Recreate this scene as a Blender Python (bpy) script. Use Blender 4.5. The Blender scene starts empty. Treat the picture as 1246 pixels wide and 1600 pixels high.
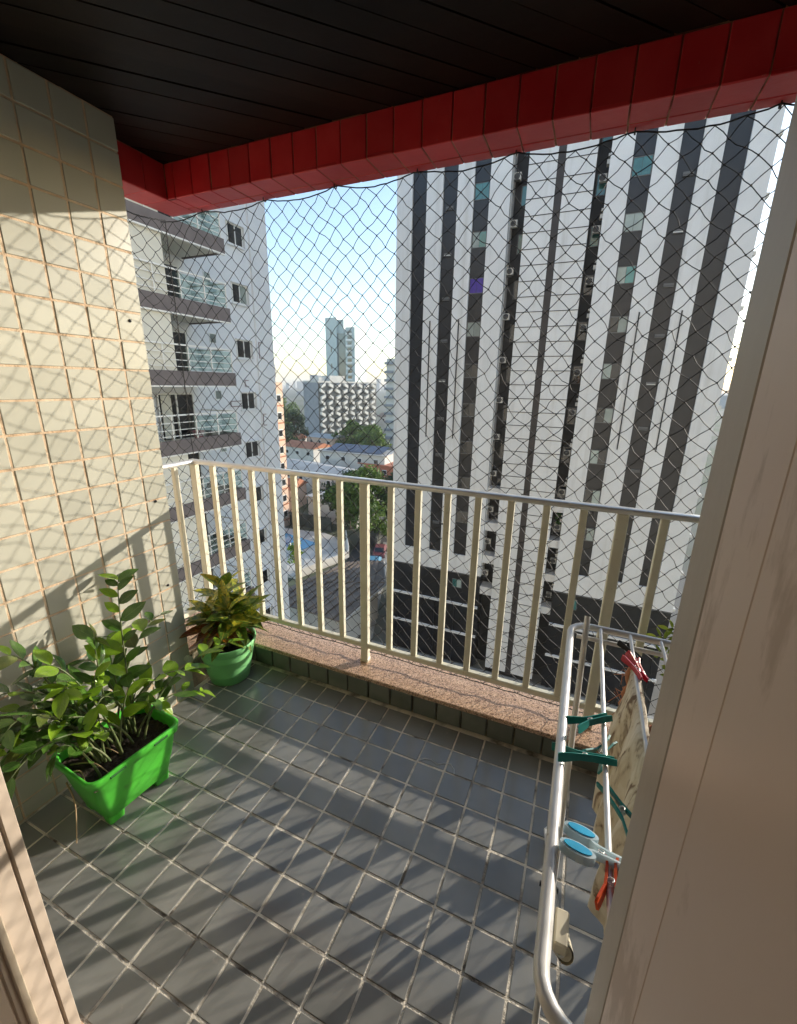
import bpy, math, random
from mathutils import Vector, Matrix
random.seed(7)
R_ = math.radians
C = bpy.context.scene.collection
sc = bpy.context.scene

# ------------------------------------------------------------------ camera
cam_d = bpy.data.cameras.new('camera'); cam = bpy.data.objects.new('camera', cam_d); C.objects.link(cam)
CAM = Vector((1.6117, -0.4008, 1.4690))
rx = Vector((0.9167717521, 0.3990373662, 0.0172839500))
ry = Vector((0.1292250563, -0.2553871667, -0.9581640151))
rz = Vector((-0.3779291459, 0.8806512224, -0.2856973664))
M = Matrix.Identity(4)
for i in range(3):
    M[i][0] = rx[i]; M[i][1] = -ry[i]; M[i][2] = -rz[i]; M[i][3] = CAM[i]
cam.matrix_world = M
cam_d.sensor_fit = 'VERTICAL'; cam_d.sensor_height = 24.0; cam_d.lens = 24.0 * 666.73 / 1600
cam_d.clip_start = 0.02; cam_d.clip_end = 9000
sc.camera = cam

# ------------------------------------------------------------------ sky, sun, exposure
SUN = Vector((0.82, 1.0, 0.335)).normalized()
elev = math.asin(SUN.z); azim = math.atan2(SUN.x, SUN.y)
w = bpy.data.worlds.new('World'); sc.world = w; w.use_nodes = True
nt = w.node_tree; bg = nt.nodes['Background']
sky = nt.nodes.new('ShaderNodeTexSky'); sky.sky_type = 'NISHITA'; sky.sun_disc = False
sky.sun_elevation = elev; sky.sun_rotation = azim; sky.air_density = 1.0; sky.dust_density = 0.5; sky.ozone_density = 1.0
nt.links.new(sky.outputs[0], bg.inputs[0]); bg.inputs[1].default_value = 0.15
sl = bpy.data.lights.new('sun', 'SUN'); sl.energy = 2.5; sl.angle = R_(0.5); sl.color = (1.0, 0.91, 0.79)
so = bpy.data.objects.new('sun', sl); C.objects.link(so)
so.rotation_euler = (-SUN).to_track_quat('-Z', 'Y').to_euler(); so.location = (30, 40, 30)
vs = sc.view_settings
sc.display_settings.display_device = 'sRGB'
vs.view_transform = 'Standard'; vs.look = 'None'; vs.exposure = 1.34; vs.gamma = 1.0; vs.use_curve_mapping = False
sc.cycles.use_denoising = True; sc.cycles.use_adaptive_sampling = True; sc.cycles.adaptive_threshold = 0.015
sc.cycles.max_bounces = 6; sc.cycles.diffuse_bounces = 4; sc.cycles.glossy_bounces = 3
sc.cycles.transmission_bounces = 4; sc.cycles.transparent_max_bounces = 8
sc.cycles.sample_clamp_indirect = 6.0

# ------------------------------------------------------------------ helpers
class MB:
    def __init__(s): s.v = []; s.f = []; s.sm = []
    def poly(s, pts, faces, smooth=False):
        b = len(s.v); s.v += [tuple(p) for p in pts]
        for f in faces: s.f.append(tuple(b + i for i in f)); s.sm.append(smooth)
        return s
    def box(s, x0, x1, y0, y1, z0, z1):
        p = [(x0,y0,z0),(x1,y0,z0),(x1,y1,z0),(x0,y1,z0),(x0,y0,z1),(x1,y0,z1),(x1,y1,z1),(x0,y1,z1)]
        return s.poly(p, [(0,3,2,1),(4,5,6,7),(0,1,5,4),(1,2,6,5),(2,3,7,6),(3,0,4,7)])
    def cham(s, x0, x1, y0, y1, z0, z1, c=0.003):
        # box with every edge chamfered
        cx, cy, cz = (x0+x1)/2, (y0+y1)/2, (z0+z1)/2
        hx, hy, hz = (x1-x0)/2, (y1-y0)/2, (z1-z0)/2
        P = []; idx = {}
        for sx in (-1,1):
            for sy in (-1,1):
                for sz in (-1,1):
                    for a in range(3):
                        h = [hx, hy, hz]; d = [h[k] - (0 if k == a else c) for k in range(3)]
                        idx[(sx,sy,sz,a)] = len(P); P.append((cx+sx*d[0], cy+sy*d[1], cz+sz*d[2]))
        F = []
        for a in range(3):
            b, e = (a+1) % 3, (a+2) % 3
            for sg in (-1,1):
                q = []
                for (u, v) in ((-1,-1),(1,-1),(1,1),(-1,1)):
                    k = [0,0,0]; k[a] = sg; k[b] = u; k[e] = v; q.append(idx[(k[0],k[1],k[2],a)])
                F.append(tuple(q if sg > 0 else q[::-1]))
        for a in range(3):          # edges along axis a
            b, e = (a+1) % 3, (a+2) % 3
            for u in (-1,1):
                for v in (-1,1):
                    k0 = [0,0,0]; k0[a] = -1; k0[b] = u; k0[e] = v; k1 = list(k0); k1[a] = 1
                    q = [idx[(*k0,b)], idx[(*k1,b)], idx[(*k1,e)], idx[(*k0,e)]]
                    F.append(tuple(q if u*v < 0 else q[::-1]))
        for sx in (-1,1):
            for sy in (-1,1):
                for sz in (-1,1):
                    q = [idx[(sx,sy,sz,a)] for a in range(3)]
                    F.append(tuple(q if sx*sy*sz > 0 else q[::-1]))
        return s.poly(P, F)
    def tube(s, pts, r, n=8, closed=False, cap=True, smooth=True):
        pts = [Vector(p) for p in pts]; m = len(pts)
        rr = r if isinstance(r, (list, tuple)) else [r]*m
        t0 = (pts[1]-pts[0]).normalized()
        up = Vector((0,0,1)) if abs(t0.z) < 0.9 else Vector((1,0,0))
        nrm = t0.cross(up).normalized(); P = []
        for i, p in enumerate(pts):
            if closed: t = (pts[(i+1) % m] - pts[i-1]).normalized()
            else: t = (pts[min(i+1,m-1)] - pts[max(i-1,0)]).normalized()
            nrm = (nrm - t*nrm.dot(t)).normalized(); b = t.cross(nrm)
            for k in range(n):
                a = 2*math.pi*k/n; P.append(p + (nrm*math.cos(a) + b*math.sin(a))*rr[i])
        F = []
        for i in range(m if closed else m-1):
            j = (i+1) % m
            for k in range(n): F.append((i*n+k, i*n+(k+1)%n, j*n+(k+1)%n, j*n+k))
        s.poly(P, F, smooth)
        if cap and not closed:
            s.poly(P[:n], [tuple(range(n))[::-1]]); s.poly(P[-n:], [tuple(range(n))])
        return s
    def lathe(s, prof, c=(0,0,0), n=24, smooth=True):
        P = []; F = []
        for r, z in prof:
            for k in range(n):
                a = 2*math.pi*k/n; P.append((c[0]+r*math.cos(a), c[1]+r*math.sin(a), c[2]+z))
        for i in range(len(prof)-1):
            for k in range(n): F.append((i*n+k, i*n+(k+1)%n, (i+1)*n+(k+1)%n, (i+1)*n+k))
        return s.poly(P, F, smooth)
    def prism(s, poly, z0, z1):
        n = len(poly); P = [(x,y,z0) for x,y in poly] + [(x,y,z1) for x,y in poly]
        return s.poly(P, [tuple(range(n))[::-1], tuple(range(n,2*n))] + [(i,(i+1)%n,n+(i+1)%n,n+i) for i in range(n)])
    def mesh(s, name, m=None):
        me = bpy.data.meshes.new(name); me.from_pydata(s.v, [], s.f)
        me.polygons.foreach_set('use_smooth', s.sm)
        if m: me.materials.append(m)
        me.update(); return me

def link(name, me, parent=None, loc=(0,0,0), rot=None, scale=None):
    o = bpy.data.objects.new(name, me); C.objects.link(o)
    if rot is not None: o.rotation_euler = rot
    if scale is not None: o.scale = scale
    if parent:
        o.parent = parent; o.location = Vector(loc)
        q = parent; off = Vector((0,0,0))
        while q: off += q.location; q = q.parent
        o.matrix_parent_inverse = Matrix.Translation(-BASE.get(parent.name, Vector((0,0,0))))
        BASE[o.name] = BASE.get(o.name, Vector((0,0,0)))
    else: o.location = loc
    return o
BASE = {}
def tag(o, label=None, cat=None, group=None, kind=None):
    for k, v in (('label',label),('category',cat),('group',group),('kind',kind)):
        if v: o[k] = v
    return o
def thing(name, label, cat, loc=(0,0,0), group=None):
    o = bpy.data.objects.new(name, None); C.objects.link(o); o.location = loc; o.empty_display_size = 0.1
    BASE[o.name] = Vector(loc)
    return tag(o, label, cat, group)
def part(name, mb, m, parent, **k):
    return link(name, mb.mesh(name, m), parent, **k)
def solo(name, mb, m, label=None, cat=None, group=None, kind=None):
    return tag(link(name, mb.mesh(name, m)), label, cat, group, kind)

def mat(name, col, rough=0.6, col2=None, scale=8.0, detail=4.0, lo=0.35, hi=0.65, bump=0.0, bscale=60.0, metal=0.0, rnd=0.0,
        spec=0.5, coat=0.0, trans=0.0, rvar=0.0, coords='Object', emis=None, dirt=None):
    """procedural material: base colour mixed with a second one by noise, random shift per object, noise bump"""
    m = bpy.data.materials.new(name); m.use_nodes = True; n = m.node_tree.nodes; l = m.node_tree.links
    b = n['Principled BSDF']; b.inputs['Roughness'].default_value = rough; b.inputs['Metallic'].default_value = metal
    b.inputs['Specular IOR Level'].default_value = spec; b.inputs['Coat Weight'].default_value = coat
    b.inputs['Coat Roughness'].default_value = 0.08
    g = n.new('ShaderNodeNewGeometry'); pos = g.outputs['Position']
    out = None
    if col2:
        t = n.new('ShaderNodeTexNoise'); t.inputs['Scale'].default_value = scale; t.inputs['Detail'].default_value = detail
        l.new(pos, t.inputs['Vector'])
        r = n.new('ShaderNodeMapRange'); r.inputs[1].default_value = lo; r.inputs[2].default_value = hi; l.new(t.outputs[0], r.inputs[0])
        x = n.new('ShaderNodeMix'); x.data_type = 'RGBA'; x.inputs[6].default_value = (*col,1); x.inputs[7].default_value = (*col2,1)
        l.new(r.outputs[0], x.inputs[0]); out = x.outputs[2]
        if rvar:
            rr = n.new('ShaderNodeMapRange'); rr.inputs[3].default_value = rough; rr.inputs[4].default_value = rough+rvar
            l.new(t.outputs[0], rr.inputs[0]); l.new(rr.outputs[0], b.inputs['Roughness'])
    if dirt:   # dirt = (colour, scale, lo, hi): stains with a shape of their own
        t = n.new('ShaderNodeTexNoise'); t.inputs['Scale'].default_value = dirt[1]; t.inputs['Detail'].default_value = 8
        t.inputs['Roughness'].default_value = 0.65
        if len(dirt) > 4:
            mp = n.new('ShaderNodeMapping'); mp.inputs['Scale'].default_value = (1,1,dirt[4]); l.new(pos, mp.inputs[0]); l.new(mp.outputs[0], t.inputs['Vector'])
        else: l.new(pos, t.inputs['Vector'])
        r = n.new('ShaderNodeMapRange'); r.inputs[1].default_value = dirt[2]; r.inputs[2].default_value = dirt[3]; l.new(t.outputs[0], r.inputs[0])
        x = n.new('ShaderNodeMix'); x.data_type = 'RGBA'; x.inputs[7].default_value = (*dirt[0],1)
        if out: l.new(out, x.inputs[6])
        else: x.inputs[6].default_value = (*col,1)
        l.new(r.outputs[0], x.inputs[0]); out = x.outputs[2]
    if rnd:
        oi = n.new('ShaderNodeObjectInfo'); h = n.new('ShaderNodeHueSaturation')
        r = n.new('ShaderNodeMapRange'); r.inputs[3].default_value = 1-rnd; r.inputs[4].default_value = 1+rnd
        l.new(oi.outputs['Random'], r.inputs[0]); l.new(r.outputs[0], h.inputs['Value'])
        if out: l.new(out, h.inputs['Color'])
        else: h.inputs['Color'].default_value = (*col,1)
        out = h.outputs[0]
    if out: l.new(out, b.inputs['Base Color'])
    else: b.inputs['Base Color'].default_value = (*col,1)
    if bump:
        t = n.new('ShaderNodeTexNoise'); t.inputs['Scale'].default_value = bscale; t.inputs['Detail'].default_value = 4; l.new(pos, t.inputs['Vector'])
        bp = n.new('ShaderNodeBump'); bp.inputs['Strength'].default_value = bump; bp.inputs['Distance'].default_value = 0.01
        l.new(t.outputs[0], bp.inputs['Height']); l.new(bp.outputs[0], b.inputs['Normal'])
    if trans:
        tr = n.new('ShaderNodeBsdfTranslucent'); ms = n.new('ShaderNodeMixShader'); ms.inputs[0].default_value = trans
        if out: l.new(out, tr.inputs[0])
        else: tr.inputs[0].default_value = (*col,1)
        l.new(b.outputs[0], ms.inputs[1]); l.new(tr.outputs[0], ms.inputs[2]); l.new(ms.outputs[0], n['Material Output'].inputs[0])
    return m

# ------------------------------------------------------------------ materials
m_wtile = mat('cream_tile', (0.43,0.422,0.345), 0.22, (0.475,0.465,0.385), 3, rnd=0.08, spec=0.4, bump=0.03, bscale=14)
m_wgrout = mat('brown_grout', (0.50,0.34,0.21), 0.9, (0.68,0.54,0.38), 16, lo=0.3, hi=0.7, bump=0.4, bscale=180)
m_ftile = mat('grey_floor_tile', (0.205,0.205,0.188), 0.12, (0.255,0.252,0.230), 5, rnd=0.14, rvar=0.2, bump=0.03, bscale=11, coat=0.25, dirt=((0.36,0.33,0.28),14,0.64,0.80))
m_fgrout = mat('sandy_grout', (0.80,0.72,0.59), 0.95, (0.12,0.10,0.08), 13, detail=9, lo=0.46, hi=0.68, bump=0.6, bscale=220)
m_rtile = mat('dark_green_grey_tile', (0.15,0.16,0.13), 0.3, (0.20,0.205,0.17), 12, rnd=0.1, bump=0.05, bscale=20)
m_rgrout = mat('mossy_grout', (0.34,0.29,0.19), 0.95, (0.09,0.08,0.05), 18, bump=0.6, bscale=200)
m_red = mat('red_tile', (0.50,0.018,0.024), 0.34, (0.57,0.034,0.038), 9, rnd=0.12, bump=0.08, bscale=40, dirt=((0.42,0.14,0.11),60,0.66,0.80))
m_redg = mat('red_grout', (0.16,0.03,0.02), 0.9, (0.42,0.22,0.13), 10, bump=0.5, bscale=150)
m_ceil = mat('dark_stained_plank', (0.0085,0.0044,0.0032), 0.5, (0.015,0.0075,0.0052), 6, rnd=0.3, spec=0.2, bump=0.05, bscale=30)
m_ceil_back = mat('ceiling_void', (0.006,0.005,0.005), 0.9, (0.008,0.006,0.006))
m_conc = mat('concrete', (0.36,0.34,0.31), 0.9, (0.28,0.26,0.24), 2.5, bump=0.3)
m_room = mat('room_paint', (0.55,0.50,0.44), 0.8, (0.5,0.46,0.4), 1.5)
m_rail = mat('cream_rail_paint', (0.80,0.77,0.62), 0.38, (0.73,0.69,0.54), 10, bump=0.04, bscale=70, dirt=((0.34,0.25,0.14),34,0.64,0.76))
m_alu = mat('worn_aluminium', (0.86,0.85,0.81), 0.3, (0.76,0.74,0.70), 14, metal=0.35, bump=0.03, bscale=90)
m_net = mat('black_nylon', (0.012,0.012,0.013), 0.7, (0.02,0.02,0.02), 40)
m_frame = mat('door_frame_paint', (0.74,0.59,0.505), 0.34, (0.69,0.545,0.465), 5, bump=0.04, bscale=18, dirt=((0.54,0.40,0.31),19,0.56,0.63,0.35))
m_frame_d = mat('door_frame_dark', (0.27,0.215,0.18), 0.4, (0.23,0.18,0.15), 7, bump=0.04)
m_frame_b = mat('door_frame_beige', (0.60,0.50,0.40), 0.42, (0.55,0.455,0.36), 6, bump=0.04, bscale=18)
m_frame_s = mat('door_frame_taupe', (0.50,0.44,0.375), 0.4, (0.46,0.40,0.34), 7, bump=0.04)
m_frame_l = mat('door_frame_light', (0.66,0.56,0.42), 0.5, (0.60,0.50,0.38), 8, bump=0.05)

def granite(name):
    m = bpy.data.materials.new(name); m.use_nodes = True; n = m.node_tree.nodes; l = m.node_tree.links; b = n['Principled BSDF']
    g = n.new('ShaderNodeNewGeometry'); t = n.new('ShaderNodeTexNoise'); t.inputs['Scale'].default_value = 170; t.inputs['Detail'].default_value = 3
    v = n.new('ShaderNodeTexVoronoi'); v.inputs['Scale'].default_value = 210
    l.new(g.outputs['Position'], t.inputs['Vector']); l.new(g.outputs['Position'], v.inputs['Vector'])
    r = n.new('ShaderNodeValToRGB'); e = r.color_ramp.elements
    e[0].position = 0.32; e[0].color = (0.13,0.075,0.05,1); e[1].position = 0.7; e[1].color = (0.82,0.60,0.42,1)
    k = r.color_ramp.elements.new(0.5); k.color = (0.58,0.375,0.25,1)
    ad = n.new('ShaderNodeMix'); ad.data_type = 'FLOAT'; ad.inputs[0].default_value = 0.35
    l.new(t.outputs[0], ad.inputs[2]); l.new(v.outputs['Color'], ad.inputs[3]); l.new(ad.outputs[0], r.inputs[0])
    l.new(r.outputs[0], b.inputs['Base Color']); b.inputs['Roughness'].default_value = 0.3
    return m
m_gran = granite('pink_granite')

# ================================================================== BALCONY SHELL (structure)
PX, PY = 0.115, 0.1128
YR = 1.143          # face of the riser
LZ = 0.125          # top of the ledge
XE = 2.80           # far (right) end of the balcony
# floor
fl = solo('balcony_floor', MB().box(-0.02, XE+0.4, -0.34, YR+0.05, -0.16, -0.0022), m_fgrout, kind='structure')
BASE[fl.name] = Vector((0,0,0))
tile_me = MB().cham(-PX/2+0.0036, PX/2-0.0036, -PY/2+0.0036, PY/2-0.0036, -0.012, 0.0, 0.0015).mesh('tile', m_ftile)
rt = random.Random(3)
for i in range(24):
    for j in range(11):
        x = 0.0044 + PX*(i+0.5); y = -0.1128 + PY*(j+0.5)
        link('tile', tile_me, fl, (x + rt.uniform(-.0008,.0008), y + rt.uniform(-.0008,.0008), rt.uniform(-0.0012,0.0008)),
             (rt.uniform(-.006,.006), rt.uniform(-.006,.006), rt.uniform(-.006,.006)))
solo('threshold', MB().cham(0.60, 1.80, -0.36, -0.116, -0.02, 0.002, 0.003), m_gran, kind='structure')

# left wall with its tiles
WT, WZ = 0.10327, 0.10269
wall = thing('tiled_wall', 'cream tiled wall with brown grout and net shadows at left of the balcony', 'wall', (0,0.3,0))
part('wall_core', MB().box(-0.46, -0.0025, -0.34, 0.8315, -0.1, 2.326), m_wgrout, wall)
wt_me = MB().cham(-0.010, 0.0, -WT/2+0.0036, WT/2-0.0036, -WZ/2+0.0036, WZ/2-0.0036, 0.0015).mesh('tile', m_wtile)
we_me = MB().cham(-0.010, 0.0, -WT/2+0.0036, WT/2-0.0060+0.0028, -WZ/2+0.0036, WZ/2-0.0036, 0.0015).mesh('tile', m_wtile)
for k in range(9):
    for r in range(-3, 20):
        y = 0.734 + WT/2 - WT*k; z = 2.0176 - WZ*(r+0.5)
        me = we_me if k == 0 else wt_me
        if r == 19: continue
        link('tile', me, wall, (rt.uniform(-.0008,.0008), y+rt.uniform(-.0006,.0006), z+rt.uniform(-.0006,.0006)),
             (rt.uniform(-.005,.005), rt.uniform(-.009,.009), rt.uniform(-.009,.009)))
base_me = MB().cham(-0.010, 0.0, -WT/2+0.0028, WT/2-0.0028, 0.003, 2.0176-WZ*19-0.0028, 0.002).mesh('tile', m_wtile)
for k in range(9): link('tile', base_me, wall, (0, 0.734+WT/2-WT*k, 0))
# two small holes with dark plugs
for (y, z) in ((0.782,1.68),(0.776,0.985),(0.775,0.60)):
    part('plug', MB().lathe([(0.0,0.004),(0.005,0.003),(0.006,0.0)], n=10), m_net, wall, loc=(0.001,y,z), rot=(0,R_(90),0))

# unseen right end wall, extended forward to block side light
rw = thing('end_wall', 'unseen plain cream wall, extended to block side light, closing the right end of the balcony', 'wall', (XE+0.2,0.3,0))
part('wall_core', MB().box(XE, XE+0.46, -0.34, 1.30, -0.1, 2.326), m_wtile, rw)

# ledge (tiled riser with granite top)
led = thing('ledge', 'low tiled ledge with pink granite top under the railing', 'ledge', (1.2,1.2,0))
part('core', MB().box(-0.46, XE-0.003, YR+0.006, 1.335, -0.16, LZ-0.022).box(-0.46, -0.13, 0.8316, YR+0.006, -0.16, LZ-0.022), m_rgrout, led)
part('granite_top', MB().cham(-0.46, XE-0.002, YR-0.012, 1.345, LZ-0.021, LZ, 0.003).cham(-0.46, -0.12, 0.832, YR-0.0125, LZ-0.021, LZ, 0.003), m_gran, led)
rs_me = MB().cham(-PX/2+0.003, PX/2-0.003, -0.012, 0.0, 0.006, LZ-0.024, 0.004).mesh('tile', m_rtile)
for i in range(-1, 24):
    link('tile', rs_me, led, (0.0044+PX*(i+0.5)+rt.uniform(-.001,.001), YR+0.006, 0), (rt.uniform(-.008,.008),0,rt.uniform(-.01,.01)))

# ceiling of diagonal planks
CZ = 2.326
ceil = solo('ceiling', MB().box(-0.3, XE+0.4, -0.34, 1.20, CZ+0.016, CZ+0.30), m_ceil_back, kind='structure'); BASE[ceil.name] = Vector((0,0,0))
def clip(poly, nx, ny, d):
    out = []
    for i in range(len(poly)):
        a, b = poly[i], poly[(i+1) % len(poly)]
        da = a[0]*nx+a[1]*ny-d; db = b[0]*nx+b[1]*ny-d
        if da <= 0: out.append(a)
        if da*db < 0:
            t = da/(da-db); out.append((a[0]+(b[0]-a[0])*t, a[1]+(b[1]-a[1])*t))
    return out
ang = R_(45); nx, ny = -math.sin(ang), math.cos(ang); PW = 0.079
rect = [(-0.131,-0.13),(XE+0.02,-0.13),(XE+0.02,1.131),(-0.131,1.131)]
for k in range(-30, 18):
    p = clip(rect, nx, ny, (k+1)*PW-0.0022); p = clip(p, -nx, -ny, -(k*PW+0.0022)) if len(p) > 2 else []
    if len(p) > 2:
        dz = rt.uniform(-.0015,.0015)
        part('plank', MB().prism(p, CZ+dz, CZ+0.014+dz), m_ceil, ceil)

# red tiled beam over the railing with its return
BI, BO, BZ = 1.13, 1.28, 2.198
bm = thing('beam', 'red tiled beam above the balcony opening', 'beam', (1.2,1.2,BZ))
part('core', MB().box(-0.278, XE+0.45, BI+0.004, BO-0.0005, BZ+0.002, 2.62).box(-0.278, -0.134, 0.832, BI+0.004, BZ+0.002, 2.62), m_redg, bm)
TB = 0.0995
f1 = MB().cham(-TB/2+.002, TB/2-.002, 0, 0.012, -0.06325, 0.06325, 0.002).mesh('tile', m_red)
s1 = MB().cham(-TB/2+.002, TB/2-.002, BI, BI+0.099, BZ, BZ+0.012, 0.002).mesh('tile', m_red)
s2 = MB().cham(-TB/2+.002, TB/2-.002, BI+0.103, BO, BZ, BZ+0.012, 0.002).mesh('tile', m_red)
part('tile', MB().cham(-0.128, -0.0845, BI-0.0005, BI+0.012, BZ, BZ+0.1265, 0.002), m_red, bm); part('tile', MB().cham(-0.128, -0.0845, BI, BI+0.099, BZ, BZ+0.012, 0.002), m_red, bm); part('tile', MB().cham(-0.128, -0.0845, BI+0.103, BO, BZ, BZ+0.012, 0.002), m_red, bm)
for i in range(29):
    x = -0.0825 + TB*(i+0.5)
    link('tile', f1, bm, (x, BI-0.0005+rt.uniform(-.0015,.0015), BZ+0.06325+rt.uniform(-.0012,.0012)), (rt.uniform(-.012,.012),rt.uniform(-.006,.006),rt.uniform(-.012,.012)))
    link('tile', s1, bm, (x+rt.uniform(-.001,.001), 0, rt.uniform(-.0008,.0004))); link('tile', s2, bm, (x+rt.uniform(-.001,.001), 0, rt.uniform(-.0008,.0004)))
f2 = MB().cham(-0.012, 0, -0.0485, 0.0485, BZ, BZ+0.1265, 0.002).mesh('tile', m_red)
s3 = MB().cham(-0.146, -0.002, -0.0485, 0.0485, BZ, BZ+0.012, 0.002).mesh('tile', m_red)
for i in range(3):
    y = 0.832 + 0.0993*(i+0.5)
    link('tile', f2, bm, (-0.1295, y, 0)); link('tile', s3, bm, (-0.13, y, rt.uniform(-.001,.0005)))
part('tile', MB().cham(-0.278, -0.132, BI+0.001, BO, BZ+0.0005, BZ+0.012, 0.002), m_red, bm)
m_white = mat('white_plastic', (0.75,0.74,0.70), 0.4, (0.68,0.67,0.63), 20)
for (y, z) in ((0.865,2.30),(0.905,2.295),(0.872,2.255),(0.912,2.25)):
    part('screw_cap', MB().lathe([(0.0,0.005),(0.005,0.004),(0.007,0.0)], n=10), m_white, bm, loc=(-0.1295,y,z), rot=(0,R_(90),0))

# slab above, facade and room behind the camera
solo('slab_above', MB().box(-0.8, XE+0.8, -4.2, BO-0.01, 2.63, 2.9), m_conc, kind='structure')
fw = thing('facade_wall', 'plain rendered wall round the balcony door', 'wall', (1.2,-0.2,0))
part('wall_core', MB().box(-0.46, 0.64, -0.36, -0.135, -0.1, 2.62).box(1.75, XE+0.46, -0.36, -0.135, -0.1, 2.62).box(0.64, 1.75, -0.36, -0.135, 2.2, 2.62), m_conc, fw)
rm = thing('room_wall', 'beige painted walls of the room behind the door', 'wall', (1.2,-2,0))
part('side_wall', MB().box(-1.0, -0.9, -4.0, -0.37, 0, 2.62), m_room, rm); part('side_wall', MB().box(3.6, 3.7, -4.0, -0.37, 0, 2.62), m_room, rm)
part('back_wall', MB().box(-1.0, 3.7, -4.1, -4.005, 0, 2.62), m_room, rm)
part('front_wall', MB().box(-1.0, 0.63, -0.40, -0.362, 0, 2.62).box(1.80, 3.7, -0.42, -0.387, 0, 2.62), m_room, rm)
solo('room_floor', MB().box(-1.0, 3.7, -4.1, -0.362, -0.12, -0.006), m_room, kind='structure')
solo('room_ceiling', MB().box(-1.0, 3.7, -4.1, -0.362, 2.621, 2.629), m_room, kind='structure')

m_own = mat('own_facade_tile', (0.60,0.57,0.52), 0.6, (0.55,0.52,0.47), 0.6)
ob = thing('own_building', 'unseen cream facade, added to bounce light, of the building the balcony belongs to', 'building', (1.2,-6,-23))
part('facade', MB().box(-24,-0.47,-9,0.45,-23,22).box(XE+0.47,24,-9,0.45,-23,22).box(-0.469,XE+0.469,-9,0.44,2.91,22).box(-0.469,XE+0.469,-9,0.44,-23,-0.17), m_own, ob)  # unseen mass, added and sized for the sunlight it bounces onto the tower
# door frame: two jambs and a head
df = thing('door_frame', 'weathered beige metal frame of the balcony door', 'door frame', (1.2,-0.2,0))
def jamb(x, sg, prof):
    # profile in (depth y, offset from reveal plane), extruded in z ; sg=+1 left jamb faces +x, -1 right jamb faces -x
    p = [(x+sg*o, y) for y, o in prof]
    return MB().prism(p if sg > 0 else p[::-1], 0.003, 2.20)
jl = part('jamb', jamb(0.702, 1, [(-0.122,-0.05),(-0.122,0.0),(-0.142,0.0),(-0.145,-0.004),(-0.148,-0.0015),(-0.205,-0.0015),(-0.208,-0.006),(-0.211,-0.003),(-0.36,-0.003),(-0.36,-0.05)]), m_frame_b, df)
jr = part('jamb', jamb(1.677, -1, [(-0.150,-0.05),(-0.150,-0.0045),(-0.168,-0.0045),(-0.1685,0.0),(-0.170,0.0015),(-0.219,0.0015),(-0.2195,0.0011),(-0.2205,0.0011),(-0.221,0.0014),(-0.385,0.0012),(-0.385,-0.05)]), m_frame, df)
part('seal_strip', MB().cham(0.699, 0.7045, -0.142, -0.1215, 0.004, 2.19, 0.001), m_frame_b, jl)
part('track', MB().cham(0.696, 0.706, -0.196, -0.182, 0.004, 2.19, 0.002), m_frame_l, jl)
part('seal_strip', MB().cham(1.6765, 1.720, -0.1645, -0.122, 0.004, 2.19, 0.0015), m_frame_s, jr)
part('head', MB().cham(0.702, 1.677, -0.355, -0.122, 2.14, 2.199, 0.003), m_frame, df)

# ================================================================== RAILING
ra = thing('balcony_railing', 'cream metal railing with flat upright bars on the granite ledge', 'railing', (1.2,1.25,LZ))
RY, RX, RZ = 1.25, -0.30, 1.068
def oval(p0, p1, wdt, hgt, n=14):
    p0, p1 = Vector(p0), Vector(p1); d = (p1-p0).normalized(); s = d.cross(Vector((0,0,1))).normalized(); u = Vector((0,0,1))
    P = []
    for p in (p0, p1):
        for k in range(n):
            a = 2*math.pi*k/n; c, t = math.cos(a), math.sin(a)
            P.append(p + s*(math.copysign(abs(c)**0.6, c)*wdt/2) + u*(math.copysign(abs(t)**0.6, t)*hgt/2))
    return MB().poly(P, [(k,(k+1)%n,n+(k+1)%n,n+k) for k in range(n)], True).poly(P[:n], [tuple(range(n))[::-1]]).poly(P[n:], [tuple(range(n))])
part('top_rail', oval((RX-0.02, RY, RZ-0.012), (XE-0.01, RY, RZ-0.012), 0.042, 0.024), m_alu, ra)
part('top_rail', oval((RX, RY-0.022, RZ-0.0125), (RX, 0.835, RZ-0.0125), 0.042, 0.024), m_alu, ra)
part('bottom_rail', MB().cham(RX, XE-0.01, RY-0.013, RY+0.013, 0.205, 0.232, 0.003), m_rail, ra)
part('bottom_rail', MB().cham(RX-0.013, RX+0.013, 0.835, RY-0.014, 0.205, 0.232, 0.003), m_rail, ra)
bal_me = MB().cham(-0.013, 0.013, -0.0115, 0.0115, 0.2325, RZ-0.022, 0.002).mesh('baluster', m_rail)
post_me = MB().cham(-0.019, 0.019, -0.016, 0.016, LZ+0.001, RZ-0.022, 0.003).mesh('post', m_rail)
foot_me = MB().cham(-0.021, 0.021, -0.018, 0.018, LZ, LZ+0.02, 0.003).mesh('post_foot', m_rail)
SPC = 0.1295
for i in range(24):
    x = RX + SPC*i
    if i % 8 == 0:
        p = link('post', post_me, ra, (x, RY-0.001, 0)); link('post_foot', foot_me, p, (0,0,0))
    else: link('baluster', bal_me, ra, (x+rt.uniform(-.002,.002), RY, 0), (0,0,rt.uniform(-.03,.03)))
for y in (1.125, 1.0, 0.875): link('baluster', bal_me, ra, (RX, y, 0), (0,0,R_(90)))

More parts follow.
